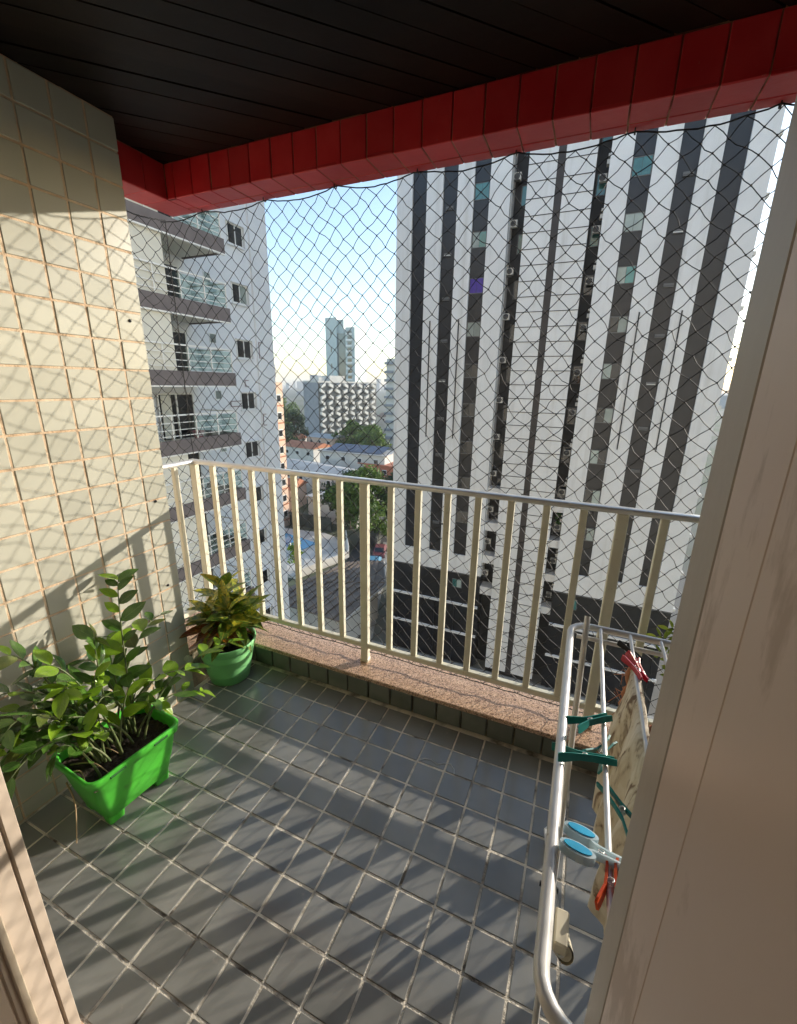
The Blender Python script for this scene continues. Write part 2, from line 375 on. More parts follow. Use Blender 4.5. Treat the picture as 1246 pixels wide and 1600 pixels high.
# ================================================================== SAFETY NET
net = thing('safety_net', 'black knotted safety net stretched outside the railing', 'net', (1.2,1.29,1.2))
rn = random.Random(11)
def net_panel(u0, u1, fpos, seed):
    """diamond netting in (u, z); fpos(u,z,o) -> world point"""
    cw, ch = 0.073, 0.070
    nu = int(round((u1-u0)/(cw/2))); z1, z0 = 2.194, 0.15
    nz = int(round((z1-z0)/(ch/2)))
    K = {}
    r = random.Random(seed)
    ph = [r.uniform(0,6.3) for _ in range(8)]
    for i in range(nu+1):
        for j in range(nz+1):
            if (i+j) % 2: continue
            u = u0 + (u1-u0)*i/nu; t = j/nz
            sag = 0.022*abs(math.sin(math.pi*(u+0.07)/0.34))
            z = z1 - (z1-z0)*t - sag*(1-t)**6
            wob = math.sin(t*math.pi)
            du = wob*(0.016*math.sin(3.1*u+2.3*z+ph[0]) + 0.010*math.sin(7*z-4*u+ph[1])) + r.uniform(-.006,.006)
            dz = wob*(0.014*math.sin(5*u+ph[2]+z) + 0.008*math.sin(9*u-6*z+ph[3])) + r.uniform(-.006,.006)
            o = 0.012*math.sin(4*u+3*z+ph[4])*wob
            K[(i,j)] = fpos(u+(du if 0 < i < nu else 0), z+(dz if 0 < j < nz else 0), o)
    th = MB(); kn = MB()
    for (i,j), p in K.items():
        for d in (-1,1):
            q = K.get((i+d, j+1))
            if q is None: continue
            mid = (p+q)/2 + Vector((r.uniform(-.0045,.0045), r.uniform(-.003,.003), r.uniform(-.0045,.002)))
            th.tube([p, (p*0.6+mid*0.9+q*0.0)/1.5, mid, (q*0.6+mid*0.9)/1.5, q], 0.00155, 3, cap=False)
        if 0 < j < nz:
            s = 0.0034
            kn.poly([p+Vector((s,0,0)),p+Vector((-s,0,0)),p+Vector((0,s,0)),p+Vector((0,-s,0)),p+Vector((0,0,s*1.2)),p+Vector((0,0,-s*1.2))],
                    [(0,2,4),(2,1,4),(1,3,4),(3,0,4),(2,0,5),(1,2,5),(3,1,5),(0,3,5)], True)
    part('netting', th, m_net, net)['kind'] = 'stuff'
    part('knots', kn, m_net, net)['kind'] = 'stuff'
NY = 1.292
NT = 1.266
def ny(z): return NT + (NY-NT)*min(1.0, max(0.0, (2.194-z)/1.0))
net_panel(-0.345, 2.78, lambda u,z,o: Vector((u, ny(z)+o, z)), 4)
net_panel(0.86, NY, lambda u,z,o: Vector((-0.345-o*0.5, u, z)), 9)
def rope(u0, u1, f, z):
    return MB().tube([f(u0+(u1-u0)*i/120, z-0.022*abs(math.sin(math.pi*(u0+(u1-u0)*i/120+0.07)/0.34)) + rn.uniform(-.002,.002)) for i in range(121)], 0.0023, 5)
part('border_rope', rope(-0.345, 2.78, lambda u,z: Vector((u, NT, z)), 2.195), m_net, net)
part('border_rope', rope(0.86, NY, lambda u,z: Vector((-0.345, u, z)), 2.195), m_net, net)
part('border_rope', MB().tube([(-0.345+3.12*i/60, NY+rn.uniform(-.003,.003), 0.148+rn.uniform(-.004,.004)) for i in range(61)], 0.0023, 5), m_net, net)
part('border_rope', MB().tube([(-0.345+rn.uniform(-.003,.003), NY, 0.148+2.04*i/30) for i in range(31)], 0.0023, 5), m_net, net)
for i in range(-1, 8):
    x = -0.07 + 0.34*i
    if x > -0.36: part('hook', MB().tube([(x,NT-0.012,BZ+0.002),(x,NT-0.012,BZ-0.008),(x+.002,NT-0.004,BZ-0.013),(x,NT+0.004,BZ-0.010),(x,NT+0.005,BZ-0.003)], 0.002, 6), m_net, net)

# ================================================================== PLANTS AND POTS
m_pot = mat('bright_green_plastic', (0.10,0.60,0.055), 0.32, (0.09,0.54,0.05), 6, bump=0.02, bscale=20, trans=0.12, dirt=((0.10,0.30,0.05),13,0.60,0.78))
m_pot2 = mat('faded_green_plastic', (0.30,0.74,0.30), 0.38, (0.26,0.67,0.26), 9, bump=0.03, bscale=30, trans=0.08)
m_soil = mat('dark_soil', (0.022,0.014,0.010), 0.95, (0.05,0.033,0.022), 60, bump=1.0, bscale=90)
m_leaf = mat('glossy_green_leaf', (0.055,0.135,0.020), 0.2, (0.085,0.175,0.026), 30, rnd=0.35, trans=0.22, spec=0.6)
m_leafy = mat('young_sunlit_leaf', (0.20,0.36,0.02), 0.26, (0.27,0.44,0.03), 30, rnd=0.25, trans=0.3, spec=0.6)  # young leaves, with sunlit lime brightness also put into the colour
def veined(m, rib, k=26.0, amt=0.55, bump=0.25):
    # pale midrib and side veins drawn along the leaf's own generated coordinates, with a little relief
    n = m.node_tree.nodes; l = m.node_tree.links; b = n['Principled BSDF']
    tc = n.new('ShaderNodeTexCoord'); sp = n.new('ShaderNodeSeparateXYZ'); l.new(tc.outputs['Generated'], sp.inputs[0])
    def mth(op, a, v=None, c=None):
        q = n.new('ShaderNodeMath'); q.operation = op
        for i, z in enumerate((a, v, c)):
            if z is None: continue
            if hasattr(z, 'links'): l.new(z, q.inputs[i])
            else: q.inputs[i].default_value = z
        return q.outputs[0]
    d = mth('ABSOLUTE', mth('SUBTRACT', sp.outputs[1], 0.5))
    rb = mth('SUBTRACT', 1.0, mth('MINIMUM', mth('DIVIDE', d, 0.035), 1.0))
    sv = mth('POWER', mth('ABSOLUTE', mth('SINE', mth('MULTIPLY', mth('SUBTRACT', sp.outputs[0], mth('MULTIPLY', d, 0.7)), k))), 14.0)
    f = mth('MULTIPLY', mth('MAXIMUM', rb, mth('MULTIPLY', sv, 0.35)), amt)
    src = b.inputs['Base Color'].links[0].from_socket
    x = n.new('ShaderNodeMix'); x.data_type = 'RGBA'; x.inputs[7].default_value = (*rib,1); l.new(f, x.inputs[0]); l.new(src, x.inputs[6])
    for lk in list(src.links):
        if lk.to_node != x: ts = lk.to_socket; l.remove(lk); l.new(x.outputs[2], ts)
    bp = n.new('ShaderNodeBump'); bp.inputs['Strength'].default_value = bump; bp.inputs['Distance'].default_value = 0.004; bp.invert = True
    l.new(f, bp.inputs['Height']); l.new(bp.outputs[0], b.inputs['Normal'])
    return m
m_leafo = mat('olive_leaf', (0.085,0.125,0.022), 0.32, (0.13,0.15,0.03), 40, rnd=0.3, trans=0.2, spec=0.5, dirt=((0.22,0.17,0.06),70,0.66,0.74))
veined(m_leafo, (0.20,0.24,0.08)); veined(m_leaf, (0.16,0.26,0.07)); veined(m_leafy, (0.30,0.42,0.10))
m_stem = mat('green_stem', (0.10,0.15,0.05), 0.5, (0.16,0.17,0.07), 40)
m_dry = mat('dry_stem', (0.42,0.30,0.16), 0.7, (0.34,0.22,0.11), 50)

def rrect(hx, hy, r, z, n=5, cx=0, cy=0):
    P = []
    for (sx, sy, a0) in ((1,1,0),(-1,1,90),(-1,-1,180),(1,-1,270)):
        for k in range(n+1):
            a = R_(a0 + 90*k/n); P.append((cx+sx*(hx-r)+r*math.cos(a), cy+sy*(hy-r)+r*math.sin(a), z))
    return P
def loft(mb, rings, smooth=True, cap0=False, cap1=False):
    n = len(rings[0]); P = [p for r in rings for p in r]; F = []
    for i in range(len(rings)-1):
        for k in range(n): F.append((i*n+k, i*n+(k+1)%n, (i+1)*n+(k+1)%n, (i+1)*n+k))
    mb.poly(P, F, smooth)
    if cap0: mb.poly(rings[0], [tuple(range(n))[::-1]])
    if cap1: mb.poly(rings[-1], [tuple(range(n))])
    return mb
PLC = (0.222, 0.335, 0.0); PLR = R_(-4)
pl = thing('planter', 'bright green rectangular plastic planter on four feet', 'planter', PLC)
mb = MB()
H = 0.245
loft(mb, [rrect(0.080,0.112,0.018,0.030), rrect(0.083,0.115,0.022,0.032), rrect(0.101,0.134,0.028,0.12), rrect(0.116,0.150,0.030,H-0.028),
          rrect(0.117,0.151,0.030,H-0.027)], cap0=True)
part('body', mb, m_pot, pl, loc=PLC, rot=(0,0,PLR))
mb = MB()
loft(mb, [rrect(0.116,0.150,0.03,H-0.034), rrect(0.124,0.158,0.032,H-0.032), rrect(0.128,0.162,0.034,H-0.004), rrect(0.126,0.160,0.033,H), rrect(0.118,0.152,0.030,H),
          rrect(0.114,0.148,0.03,H-0.008), rrect(0.110,0.144,0.028,H-0.06)])
part('rim', mb, m_pot, pl, loc=PLC, rot=(0,0,PLR))
for sx in (-1,1):
    for sy in (-1,1):
        mb = MB(); cx, cy = sx*0.058, sy*0.084
        loft(mb, [rrect(0.019,0.024,0.006,0.0,2,cx,cy), rrect(0.022,0.028,0.007,0.034,2,cx,cy)], False, True, True)
        part('foot', mb, m_pot, pl, loc=PLC, rot=(0,0,PLR))
for s in (-1,1):    # grip slots on the long rim: solid bars, slot shade put into dark green
    part('slot_shade_bar', MB().cham(0.1245,0.1290, s*0.075-0.026, s*0.075+0.026, H-0.022, H-0.012, 0.0015), mat('slot_shadow_green', (0.02,0.12,0.02), 0.6, (0.02,0.10,0.02)), pl, loc=PLC, rot=(0,0,PLR))
mb = MB(); rp = random.Random(21); g = 18; P = []
for i in range(g+1):
    for j in range(g+1): P.append((-0.110+0.22*i/g, -0.144+0.288*j/g, H-0.042+rp.uniform(-.006,.008)))
mb.poly(P, [(i*(g+1)+j,(i+1)*(g+1)+j,(i+1)*(g+1)+j+1,i*(g+1)+j+1) for i in range(g) for j in range(g)])
part('soil', mb, m_soil, pl, loc=PLC, rot=(0,0,PLR))

def leaf_mesh(name, m, L=1.0, W=0.5, n=6, cup=0.10, droop=0.12, tip=0.9):
    """leaf lying along +x, folded along its midrib, unit length"""
    P = []; F = []
    for i in range(n+1):
        t = i/n; wv = W/2*math.sin(math.pi*t**tip)**0.8 if 0 < t < 1 else 0.004
        x = t*L; z = -droop*t*t*L
        P += [(x,-wv,z+cup*wv*2), (x,0,z), (x,wv,z+cup*wv*2)]
    for i in range(n):
        a = 3*i; b = a+3
        F += [(a,b,b+1,a+1),(a+1,b+1,b+2,a+2)]
    return MB().poly(P, F, True).mesh(name, m)
zl = [leaf_mesh('leaf', m_leaf, 1, 0.46, cup=0.10), leaf_mesh('leaf', m_leaf, 1, 0.52, cup=0.16, droop=0.2), leaf_mesh('leaf', m_leafy, 1, 0.48, cup=0.14), leaf_mesh('leaf', m_leafo, 1, 0.50, cup=0.05, droop=0.3), leaf_mesh('leaf', m_leaf, 1, 0.42, cup=0.28, droop=0.05, tip=1.1)]
def orient(dirv, nrm):
    x = dirv.normalized(); z = (nrm - x*nrm.dot(x)).normalized(); y = z.cross(x)
    return Matrix((x,y,z)).transposed().to_4x4()
LR = random.Random(99)
def add_leaf(me, parent, p, d, nrm, size):
    o = bpy.data.objects.new('leaf', me); C.objects.link(o)
    o.parent = parent; o.matrix_parent_inverse = Matrix.Translation(-BASE[parent.name])
    o.matrix_basis = Matrix.Translation(p) @ orient(d, nrm) @ Matrix.Diagonal((size, size*LR.uniform(0.82,1.18), size*LR.uniform(0.3,1.7), 1))
    return o
def bez(a, b, c, d, t):
    return a*(1-t)**3 + b*3*t*(1-t)**2 + c*3*t*t*(1-t) + d*t**3
zz = thing('house_plant', 'glossy green zamioculcas with arching stems growing in the bright green planter', 'plant', (PLC[0],PLC[1],H-0.03))
tips = [((.075,.528,.75),.25,0),((.085,.66,.53),.3,0),((.10,.43,.55),.3,0),((.10,.13,.66),.55,0),((.16,.19,.61),.4,0),((.25,.05,.53),.5,0),((.30,.01,.42),.6,0),
        ((.17,.00,.33),.8,0),((.25,.20,.55),.3,1),((.22,.31,.52),.25,1),((.23,.43,.41),.4,1),((.28,.46,.32),.5,1),((.33,.61,.27),.7,2),((.26,.86,.335),.5,2),
        ((.30,.58,.38),.5,2),((.25,.14,.36),.6,0),((.18,.10,.46),.5,0),((.07,.36,.50),.3,0),((.06,.24,.48),.4,0),((.16,.36,.62),.2,0),((.27,.27,.45),.4,1),
        ((.15,.10,.50),.5,0),((.09,.03,.43),.6,0),((.20,.09,.43),.6,0),((.12,.15,.36),.7,0),((.10,.09,.30),.8,0),((.12,.05,.56),.5,0),((.19,.02,.40),.7,0)]
rz_ = random.Random(5)
for tip_, sag, kind in tips:
    tip = Vector(tip_)
    b0 = Vector((PLC[0]+rz_.uniform(-.06,.06)+0.15*(tip.x-PLC[0]), PLC[1]+rz_.uniform(-.08,.08)+0.15*(tip.y-PLC[1]), H-0.05))
    hor = Vector((tip.x-b0.x, tip.y-b0.y, 0)); ln = (tip-b0).length
    c1 = b0 + Vector((0,0,ln*0.45)) + hor*0.1; c2 = tip - hor*0.35 + Vector((0,0,sag*0.10 + 0.02))
    pts = [bez(b0,c1,c2,tip,i/16) for i in range(17)]
    part('stem', MB().tube(pts, [0.0044-0.003*i/16 for i in range(17)], 6), m_stem, zz)
    nl = max(7, int(ln/0.041))
    for k in range(nl):
        t = 0.30 + 0.68*k/(nl-1); p = bez(b0,c1,c2,tip,t); q = bez(b0,c1,c2,tip,min(1,t+0.02)); tg = (q-bez(b0,c1,c2,tip,t-0.02)).normalized()
        side = tg.cross(Vector((0,0,1)));
        if side.length < 0.2: side = tg.cross(Vector((0.6,0.8,0)))
        side.normalize(); s = 1 if k % 2 else -1
        upv = side.cross(tg).normalized()
        d = side*s*0.85 + tg*rz_.uniform(0.5,0.9) + upv*rz_.uniform(-.1,.4)
        nrm = (upv + side*s*-0.25 + Vector((rz_.uniform(-.25,.25),rz_.uniform(-.25,.25),0.25)))
        me = zl[2] if rz_.random() < (0.75 if kind else 0.2) else zl[rz_.choice((0,0,1,1,3,4))]  # more of the lime leaves on stems meant to look sunlit
        add_leaf(me, zz, p, d, nrm, rz_.uniform(0.055,0.100)*(0.75+0.35*math.sin(math.pi*t)))
    add_leaf(zl[2] if kind else zl[0], zz, tip, (tip-pts[-3]), upv, 0.08)
for (a, b) in (((.13,.21,.20),(.33,.24,.215)),((.18,.19,.21),(.29,.18,.215)),((.20,.17,.20),(.34,.10,.10)),((.15,.25,.20),(.27,.30,.23))):
    a, b = Vector(a), Vector(b); mid = (a+b)/2 + Vector((0.01,0.015,0.035))
    part('dry_stalk', MB().tube([bez(a,mid,mid,b,i/8) for i in range(9)], [0.003-0.0015*i/8 for i in range(9)], 5), m_dry, zz)

# croton in a round pot
PC = (0.070, 1.000, 0.0)
rpot = thing('plant_pot', 'pale green round plastic pot on the floor by the ledge corner', 'plant pot', PC)
CS = (1.16,1.16,1.12)
part('body', MB().lathe([(0.0,0.0),(0.080,0.0),(0.084,0.003),(0.092,0.045),(0.094,0.048),(0.093,0.052),(0.106,0.125),(0.109,0.128),(0.108,0.133),(0.112,0.165)], n=40), m_pot2, rpot, loc=PC, scale=CS)
part('rim', MB().lathe([(0.112,0.163),(0.119,0.165),(0.124,0.192),(0.123,0.197),(0.117,0.197),(0.114,0.190),(0.108,0.15)], n=40), m_pot2, rpot, loc=PC, scale=CS)
mb = MB(); P = [(0,0,0.165)]; F = []
for i in range(1,8):
    for k in range(24):
        a = 2*math.pi*k/24; P.append((0.111*i/7*math.cos(a), 0.111*i/7*math.sin(a), 0.163+rp.uniform(-.004,.006)))
F = [(0,1+k,1+(k+1)%24) for k in range(24)] + [(1+24*i+k,1+24*(i+1)+k,1+24*(i+1)+(k+1)%24,1+24*i+(k+1)%24) for i in range(6) for k in range(24)]
part('soil', mb.poly(P,F), m_soil, rpot, loc=PC, scale=CS)
def croton_mat(name, c1, c2, c3):
    m = mat(name, c1, 0.3, c2, 55, detail=2, lo=0.42, hi=0.58, rnd=0.25, trans=0.2, dirt=(c3, 38, 0.56, 0.64)); return veined(m, (0.45,0.34,0.06), 20.0, 0.7)
cm = [croton_mat('croton_green', (0.07,0.15,0.02), (0.12,0.22,0.025), (0.45,0.42,0.05)), croton_mat('croton_yellow', (0.12,0.19,0.02), (0.42,0.38,0.03), (0.06,0.12,0.015)),
      croton_mat('croton_red', (0.22,0.05,0.018), (0.12,0.06,0.015), (0.50,0.17,0.03)), croton_mat('croton_orange', (0.55,0.20,0.02), (0.42,0.10,0.015), (0.6,0.38,0.03))]
cl = [leaf_mesh('leaf', m, 1, 0.36, n=7, cup=0.22, droop=0.28, tip=0.85) for m in cm]
ct = thing('croton_plant', 'bushy croton with green, yellow and reddish leaves in the pale green pot', 'plant', (PC[0],PC[1],0.165))
rc = random.Random(17)
for s in range(6):
    a = s*1.05+0.3; bx = PC[0]+0.03*math.cos(a); by = PC[1]+0.03*math.sin(a); hh = (0.24,0.21,0.30,0.19,0.23,0.27)[s]
    top = Vector((PC[0]+0.10*math.cos(a)+0.02, PC[1]+0.085*math.sin(a), 0.165+hh)); b0 = Vector((bx,by,0.15)); c1 = b0+Vector((0,0,hh*0.6))
    pts = [bez(b0,c1,top-Vector((0,0,hh*0.2)),top,i/10) for i in range(11)]
    part('stem', MB().tube(pts, [0.005-0.002*i/10 for i in range(11)], 6), m_stem, ct)
    for k in range(21):
        t = 0.28+0.72*k/20; p = bez(b0,c1,top-Vector((0,0,hh*0.2)),top,t); az = k*2.4+s
        el = -0.25+1.15*(k/20)**1.5
        d = Vector((math.cos(az)*math.cos(el), math.sin(az)*math.cos(el), math.sin(el)+0.12))
        inner = (k/20) < 0.5
        r = rc.random()
        me = cl[2] if (inner and r < 0.4) else cl[3] if (r > 0.88 and inner) else cl[1] if r < 0.5 else cl[0]
        add_leaf(me, ct, p, d, Vector((0,0,1))+Vector((rc.uniform(-.4,.4),rc.uniform(-.4,.4),0)), rc.uniform(0.11,0.165))
# small fern-like plant beyond the rack, in its own pot on the ledge
LP = (2.02, 1.19, LZ)
lp = thing('ledge_pot', 'small clay pot on the granite ledge behind the drying rack', 'plant pot', LP)
part('body', MB().lathe([(0,0),(0.035,0),(0.045,0.085),(0.049,0.085),(0.049,0.105),(0.043,0.105),(0.040,0.09),(0,0.088)], n=20), mat('clay', (0.36,0.15,0.08), 0.8, (0.30,0.12,0.07)), lp, loc=LP)
fp = thing('fern', 'tall yellow-green leafy plant seen behind the drying rack', 'plant', (LP[0],LP[1],LZ+0.09))
fl_me = leaf_mesh('leaf', mat('lime_leaf', (0.22,0.34,0.04), 0.5, (0.34,0.40,0.06), 20, trans=0.3, rnd=0.2), 1, 0.4)
for tx, ty, tz in ((1.935,1.18,0.63),(1.97,1.20,0.66),(1.94,1.16,0.58),(2.02,1.2,0.68),(2.06,1.17,0.6)):
    tip = Vector((tx,ty,tz)); b0 = Vector((LP[0],LP[1],LZ+0.085)); c2 = tip+Vector((0.04,0,0.05)); c1 = b0+Vector((0,0,0.25))
    pts = [bez(b0,c1,c2,tip,i/12) for i in range(13)]
    part('stem', MB().tube(pts, 0.0018, 5), m_stem, fp)
    for k in range(12):
        t = 0.45+0.55*k/11; p = bez(b0,c1,c2,tip,t); tg = (bez(b0,c1,c2,tip,min(1,t+.03))-bez(b0,c1,c2,tip,t-.03)).normalized()
        sd = tg.cross(Vector((0.4,-0.9,0.2))).normalized()*(1 if k%2 else -1)
        add_leaf(fl_me, fp, p, sd+tg*0.6, Vector((0.3,-0.6,0.7)), rc.uniform(.025,.038))

# ================================================================== DRYING RACK
m_rack = mat('white_enamel_tube', (0.84,0.83,0.80), 0.28, (0.77,0.75,0.71), 12, metal=0.1, dirt=((0.30,0.20,0.12),45,0.66,0.78))
m_cap = mat('ivory_plastic', (0.72,0.66,0.50), 0.4, (0.66,0.60,0.45), 30)
RKZ = 0.86
rk = thing('drying_rack', 'folding white tubular clothes drying rack beside the door frame', 'drying rack', (1.85,0.3,0))
def arc_corner(c, r, a0, a1, z, n=6): return [(c[0]+r*math.cos(R_(a0+(a1-a0)*i/n)), c[1]+r*math.sin(R_(a0+(a1-a0)*i/n)), z) for i in range(n+1)]
x0, x1, y0, y1, r = 1.643, 2.07, -0.098, 0.725, 0.045
path = arc_corner((x0+r,y0+r),r,180,270,RKZ) + arc_corner((x1-r,y0+r),r,270,360,RKZ) + arc_corner((x1-r,y1-r),r,0,90,RKZ) + arc_corner((x0+r,y1-r),r,90,180,RKZ)
part('top_frame', MB().tube(path, 0.0088, 12, closed=True), m_rack, rk)
rods = [1.715+0.069*i for i in range(5)]
for x in rods: part('rod', MB().tube([(x,y0+.004,RKZ+.002)] + [(x, y0+.05+(y1-y0-.1)*i/10, RKZ+0.002-0.004*math.sin(math.pi*i/10)) for i in range(11)] + [(x,y1-.004,RKZ+.002)], 0.0046, 8), m_rack, rk)
part('lower_bar', MB().tube([(1.66,y1-0.012,RKZ-0.028),(2.05,y1-0.012,RKZ-0.028)], 0.006, 8), m_rack, rk)
def uleg(xa, xb, top, foot, rr):
    t = Vector((0,top[0],top[1])); f = Vector((0,foot[0],foot[1]))
    P = [Vector((xa,0,0))+t, Vector((xa,0,0))+t.lerp(f,0.5), Vector((xa,0,0))+t.lerp(f,0.94), Vector((xa+0.006,0,0))+t.lerp(f,0.985), Vector((xa+0.025,0,0))+f,
         Vector((xb-0.025,0,0))+f, Vector((xb-0.006,0,0))+t.lerp(f,0.985), Vector((xb,0,0))+t.lerp(f,0.94), Vector((xb,0,0))+t]
    return MB().tube(P, rr, 10)
part('leg', uleg(1.679, 2.035, (0.715,0.895), (0.22,0.009), 0.0072), m_rack, rk)
lb = part('leg', uleg(1.662, 2.052, (-0.015,0.835), (0.825,0.009), 0.0072), m_rack, rk)
for x in (1.662, 2.052):
    part('leg_cap', MB().tube([(x+0.004,0.024,0.800),(x+0.006,-0.018,0.838)], 0.0098, 14, cap=False).tube([(x+0.004,0.024,0.800),(x+0.006,-0.015,0.835)], 0.0080, 14), m_cap, lb)
    part('bracket', MB().cham(x-0.008,x+0.008,-0.02,0.02,0.835,0.852,0.002), m_cap, rk)
part('pivot', MB().tube([(1.650,0.405,0.335),(1.692,0.405,0.335)], 0.006, 10), m_net, rk)

# clothes pins
def pin(label, cat, loc, yaw, roll, m_arm, m_pad=None, L=0.072, name='clothespin', open_=0.22):
    t = thing(name, label, cat, loc, 'clothespins on the drying rack')
    for s in (-1,1):
        mb = MB(); P = []
        prof = [(-0.5,0.0065),(-0.42,0.0075),(-0.1,0.0055),(0.1,0.0055),(0.35,0.006),(0.5,0.005)]
        for q, wd in prof:
            z = s*(0.0035 + max(0,-q-0.05)*L*open_*1.3 + (0.002 if q > 0.4 else 0))
            for (yy, dz) in ((-wd,0),(wd,0),(wd,0.0032*s),(-wd,0.0032*s)): P.append((q*L, yy, z+dz))
        F = []
        for i in range(len(prof)-1):
            for k in range(4): F.append((4*i+k,4*i+(k+1)%4,4*i+4+(k+1)%4,4*i+4+k))
        F += [(3,2,1,0),(20,21,22,23)]
        arm = part('arm', mb.poly(P,F), m_arm, t, loc=loc, rot=(roll,0,yaw))
        if m_pad:
            zc = s*(0.0035+0.27*L*open_*1.3+0.004)
            el = lambda a_, b_, y_: [(-0.33*L+a_*math.cos(2*math.pi*k/16), y_, zc+b_*math.sin(2*math.pi*k/16)) for k in range(16)]
            side = [(k,(k+1)%16,16+(k+1)%16,16+k) for k in range(16)]
            part('grip', MB().poly(el(0.023,0.0105,-0.0062)+el(0.023,0.0105,0.0062), [tuple(range(16)),tuple(range(16,32))[::-1]]+side), m_arm, t, loc=loc, rot=(roll,0,yaw))
            pm = MB().poly(el(0.018,0.0072,-0.0078)+el(0.018,0.0072,0.0078), [tuple(range(16)),tuple(range(16,32))[::-1]]+side)
            part('pad', pm, m_pad, t, loc=loc, rot=(roll,0,yaw))
    part('spring', MB().tube([(0.004*math.cos(k*0.9), -0.006+0.012*k/24, 0.0045*math.sin(k*0.9)) for k in range(25)], 0.0009, 5), m_alu, t, loc=loc, rot=(roll,0,yaw))
    return t
m_teal = mat('teal_plastic', (0.018,0.23,0.20), 0.35, (0.02,0.26,0.23), 20, trans=0.1)
m_clear = mat('clear_plastic', (0.72,0.82,0.84), 0.2, (0.66,0.78,0.82), 20, trans=0.4)
m_blue = mat('sky_blue_grip', (0.02,0.36,0.62), 0.35, (0.03,0.40,0.66), 20)
m_org = mat('orange_red_plastic', (0.80,0.08,0.015), 0.35, (0.85,0.13,0.02), 60, trans=0.1)
m_redp = mat('crimson_plastic', (0.50,0.008,0.03), 0.3, (0.45,0.01,0.03), 30, trans=0.1)
gz = RKZ + 0.004
pin('dark teal clothespin, uppermost of those clipped to the near rod', 'clothespin', (1.690,0.352,gz+0.004), R_(38), R_(70), m_teal, L=0.085, open_=0.34)
pin('dark teal clothespin hanging steeply, second from the top on the near rod', 'clothespin', (1.712,0.310,gz-0.018), R_(62), R_(110), m_teal, L=0.080, open_=0.3)
pin('dark teal clothespin pointing left with wide open arms on the near rod', 'clothespin', (1.682,0.262,gz+0.002), R_(12), R_(62), m_teal, L=0.098, open_=0.42)
pin('dark teal clothespin hanging down to the right, lowest teal one on the rod', 'clothespin', (1.738,0.196,gz-0.016), R_(125), R_(75), m_teal, L=0.100, open_=0.3)
pin('pale blue clothespin with bright blue oval grips on the rod', 'clothespin', (1.704,0.098,gz+0.002), R_(-8), R_(78), m_clear, m_blue, L=0.084, open_=0.34)
pin('orange and black clothespin below the blue one', 'clothespin', (1.716,0.066,gz), R_(86), R_(75), m_org, None, L=0.066, open_=0.26)
pin('bright red clothespin holding the patterned cloth', 'clothespin', (1.784,0.565,gz+0.004), R_(-70), R_(80), m_redp, L=0.075)
pin('second red clothespin close behind the first on the cloth', 'clothespin', (1.787,0.585,gz+0.002), R_(-80), R_(60), m_redp, L=0.07)
pin('black clothespin hanging from the rod above the red ones', 'clothespin', (1.782,0.655,gz-0.008), R_(-60), R_(70), m_net, L=0.065)

# patterned cloth hung over the second rod
def cloth_mat():
    m = bpy.data.materials.new('patterned_cloth'); m.use_nodes = True; n = m.node_tree.nodes; l = m.node_tree.links; b = n['Principled BSDF']
    g = n.new('ShaderNodeNewGeometry'); mp = n.new('ShaderNodeMapping'); mp.inputs['Scale'].default_value = (1,1,0.35)
    t = n.new('ShaderNodeTexNoise'); t.inputs['Scale'].default_value = 42; t.inputs['Detail'].default_value = 5; t.inputs['Distortion'].default_value = 1.2
    r = n.new('ShaderNodeValToRGB'); e = r.color_ramp.elements
    e[0].position = 0.34; e[0].color = (0.22,0.15,0.10,1); e[1].position = 0.45; e[1].color = (0.68,0.59,0.44,1)
    k = e.new(0.62); k.color = (0.80,0.73,0.60,1)
    l.new(g.outputs['Position'], mp.inputs[0]); l.new(mp.outputs[0], t.inputs['Vector']); l.new(t.outputs[0], r.inputs[0]); l.new(r.outputs[0], b.inputs['Base Color'])
    b.inputs['Roughness'].default_value = 0.9
    return m
m_trim = mat('orange_fringe', (0.62,0.30,0.17), 0.9, (0.50,0.20,0.10), 60)
cb = thing('hanging_cloth', 'beige patterned cloth with orange edging hanging on the drying rack', 'cloth', (1.784,0.3,RKZ))
P = []; NU, NV = 40, 26
def cpt(u, v):   # u along rod (0 far, 1 near), v from -1 (one side) to 1 over the rod
    y = 0.575 - 0.37*u; d = abs(v); s = -1 if v < 0 else 1
    z = RKZ + 0.007 - max(0,d-0.03)*(0.36 if s < 0 else 0.30)
    x = 1.784 + s*(0.005+0.020*min(1,d*2.5)) + (0.018*math.sin(u*19+1.0+0.8*d)+0.009*math.sin(u*43+2*d))*min(1,d*1.4)
    return (x, y+0.02*d*math.sin(3*d+u*4), z + 0.01*math.sin(u*13)*d)
for i in range(NU+1):
    for j in range(NV+1): P.append(cpt(i/NU, -1+2*j/NV))
part('fabric', MB().poly(P, [(i*(NV+1)+j,(i+1)*(NV+1)+j,(i+1)*(NV+1)+j+1,i*(NV+1)+j+1) for i in range(NU) for j in range(NV)], True), cloth_mat(), cb)
rk_ = random.Random(8)
tp = [Vector(cpt(0, -1+k/26)) + Vector((rk_.uniform(-.004,.004), 0.005+rk_.uniform(-.003,.005), 0)) for k in range(26)]
part('edging', MB().tube(tp, [rk_.uniform(.003,.006) for _ in tp], 6), m_trim, cb)
mb = MB()
for k in range(30):
    p = tp[rk_.randrange(26)]; mb.tube([p, p+Vector((rk_.uniform(-.015,.004),rk_.uniform(0,.015),rk_.uniform(-.02,.004))), p+Vector((rk_.uniform(-.03,.004),rk_.uniform(0,.02),rk_.uniform(-.04,.0)))], 0.0009, 4)
o = part('fringe', mb, m_trim, cb); o['kind'] = 'stuff'
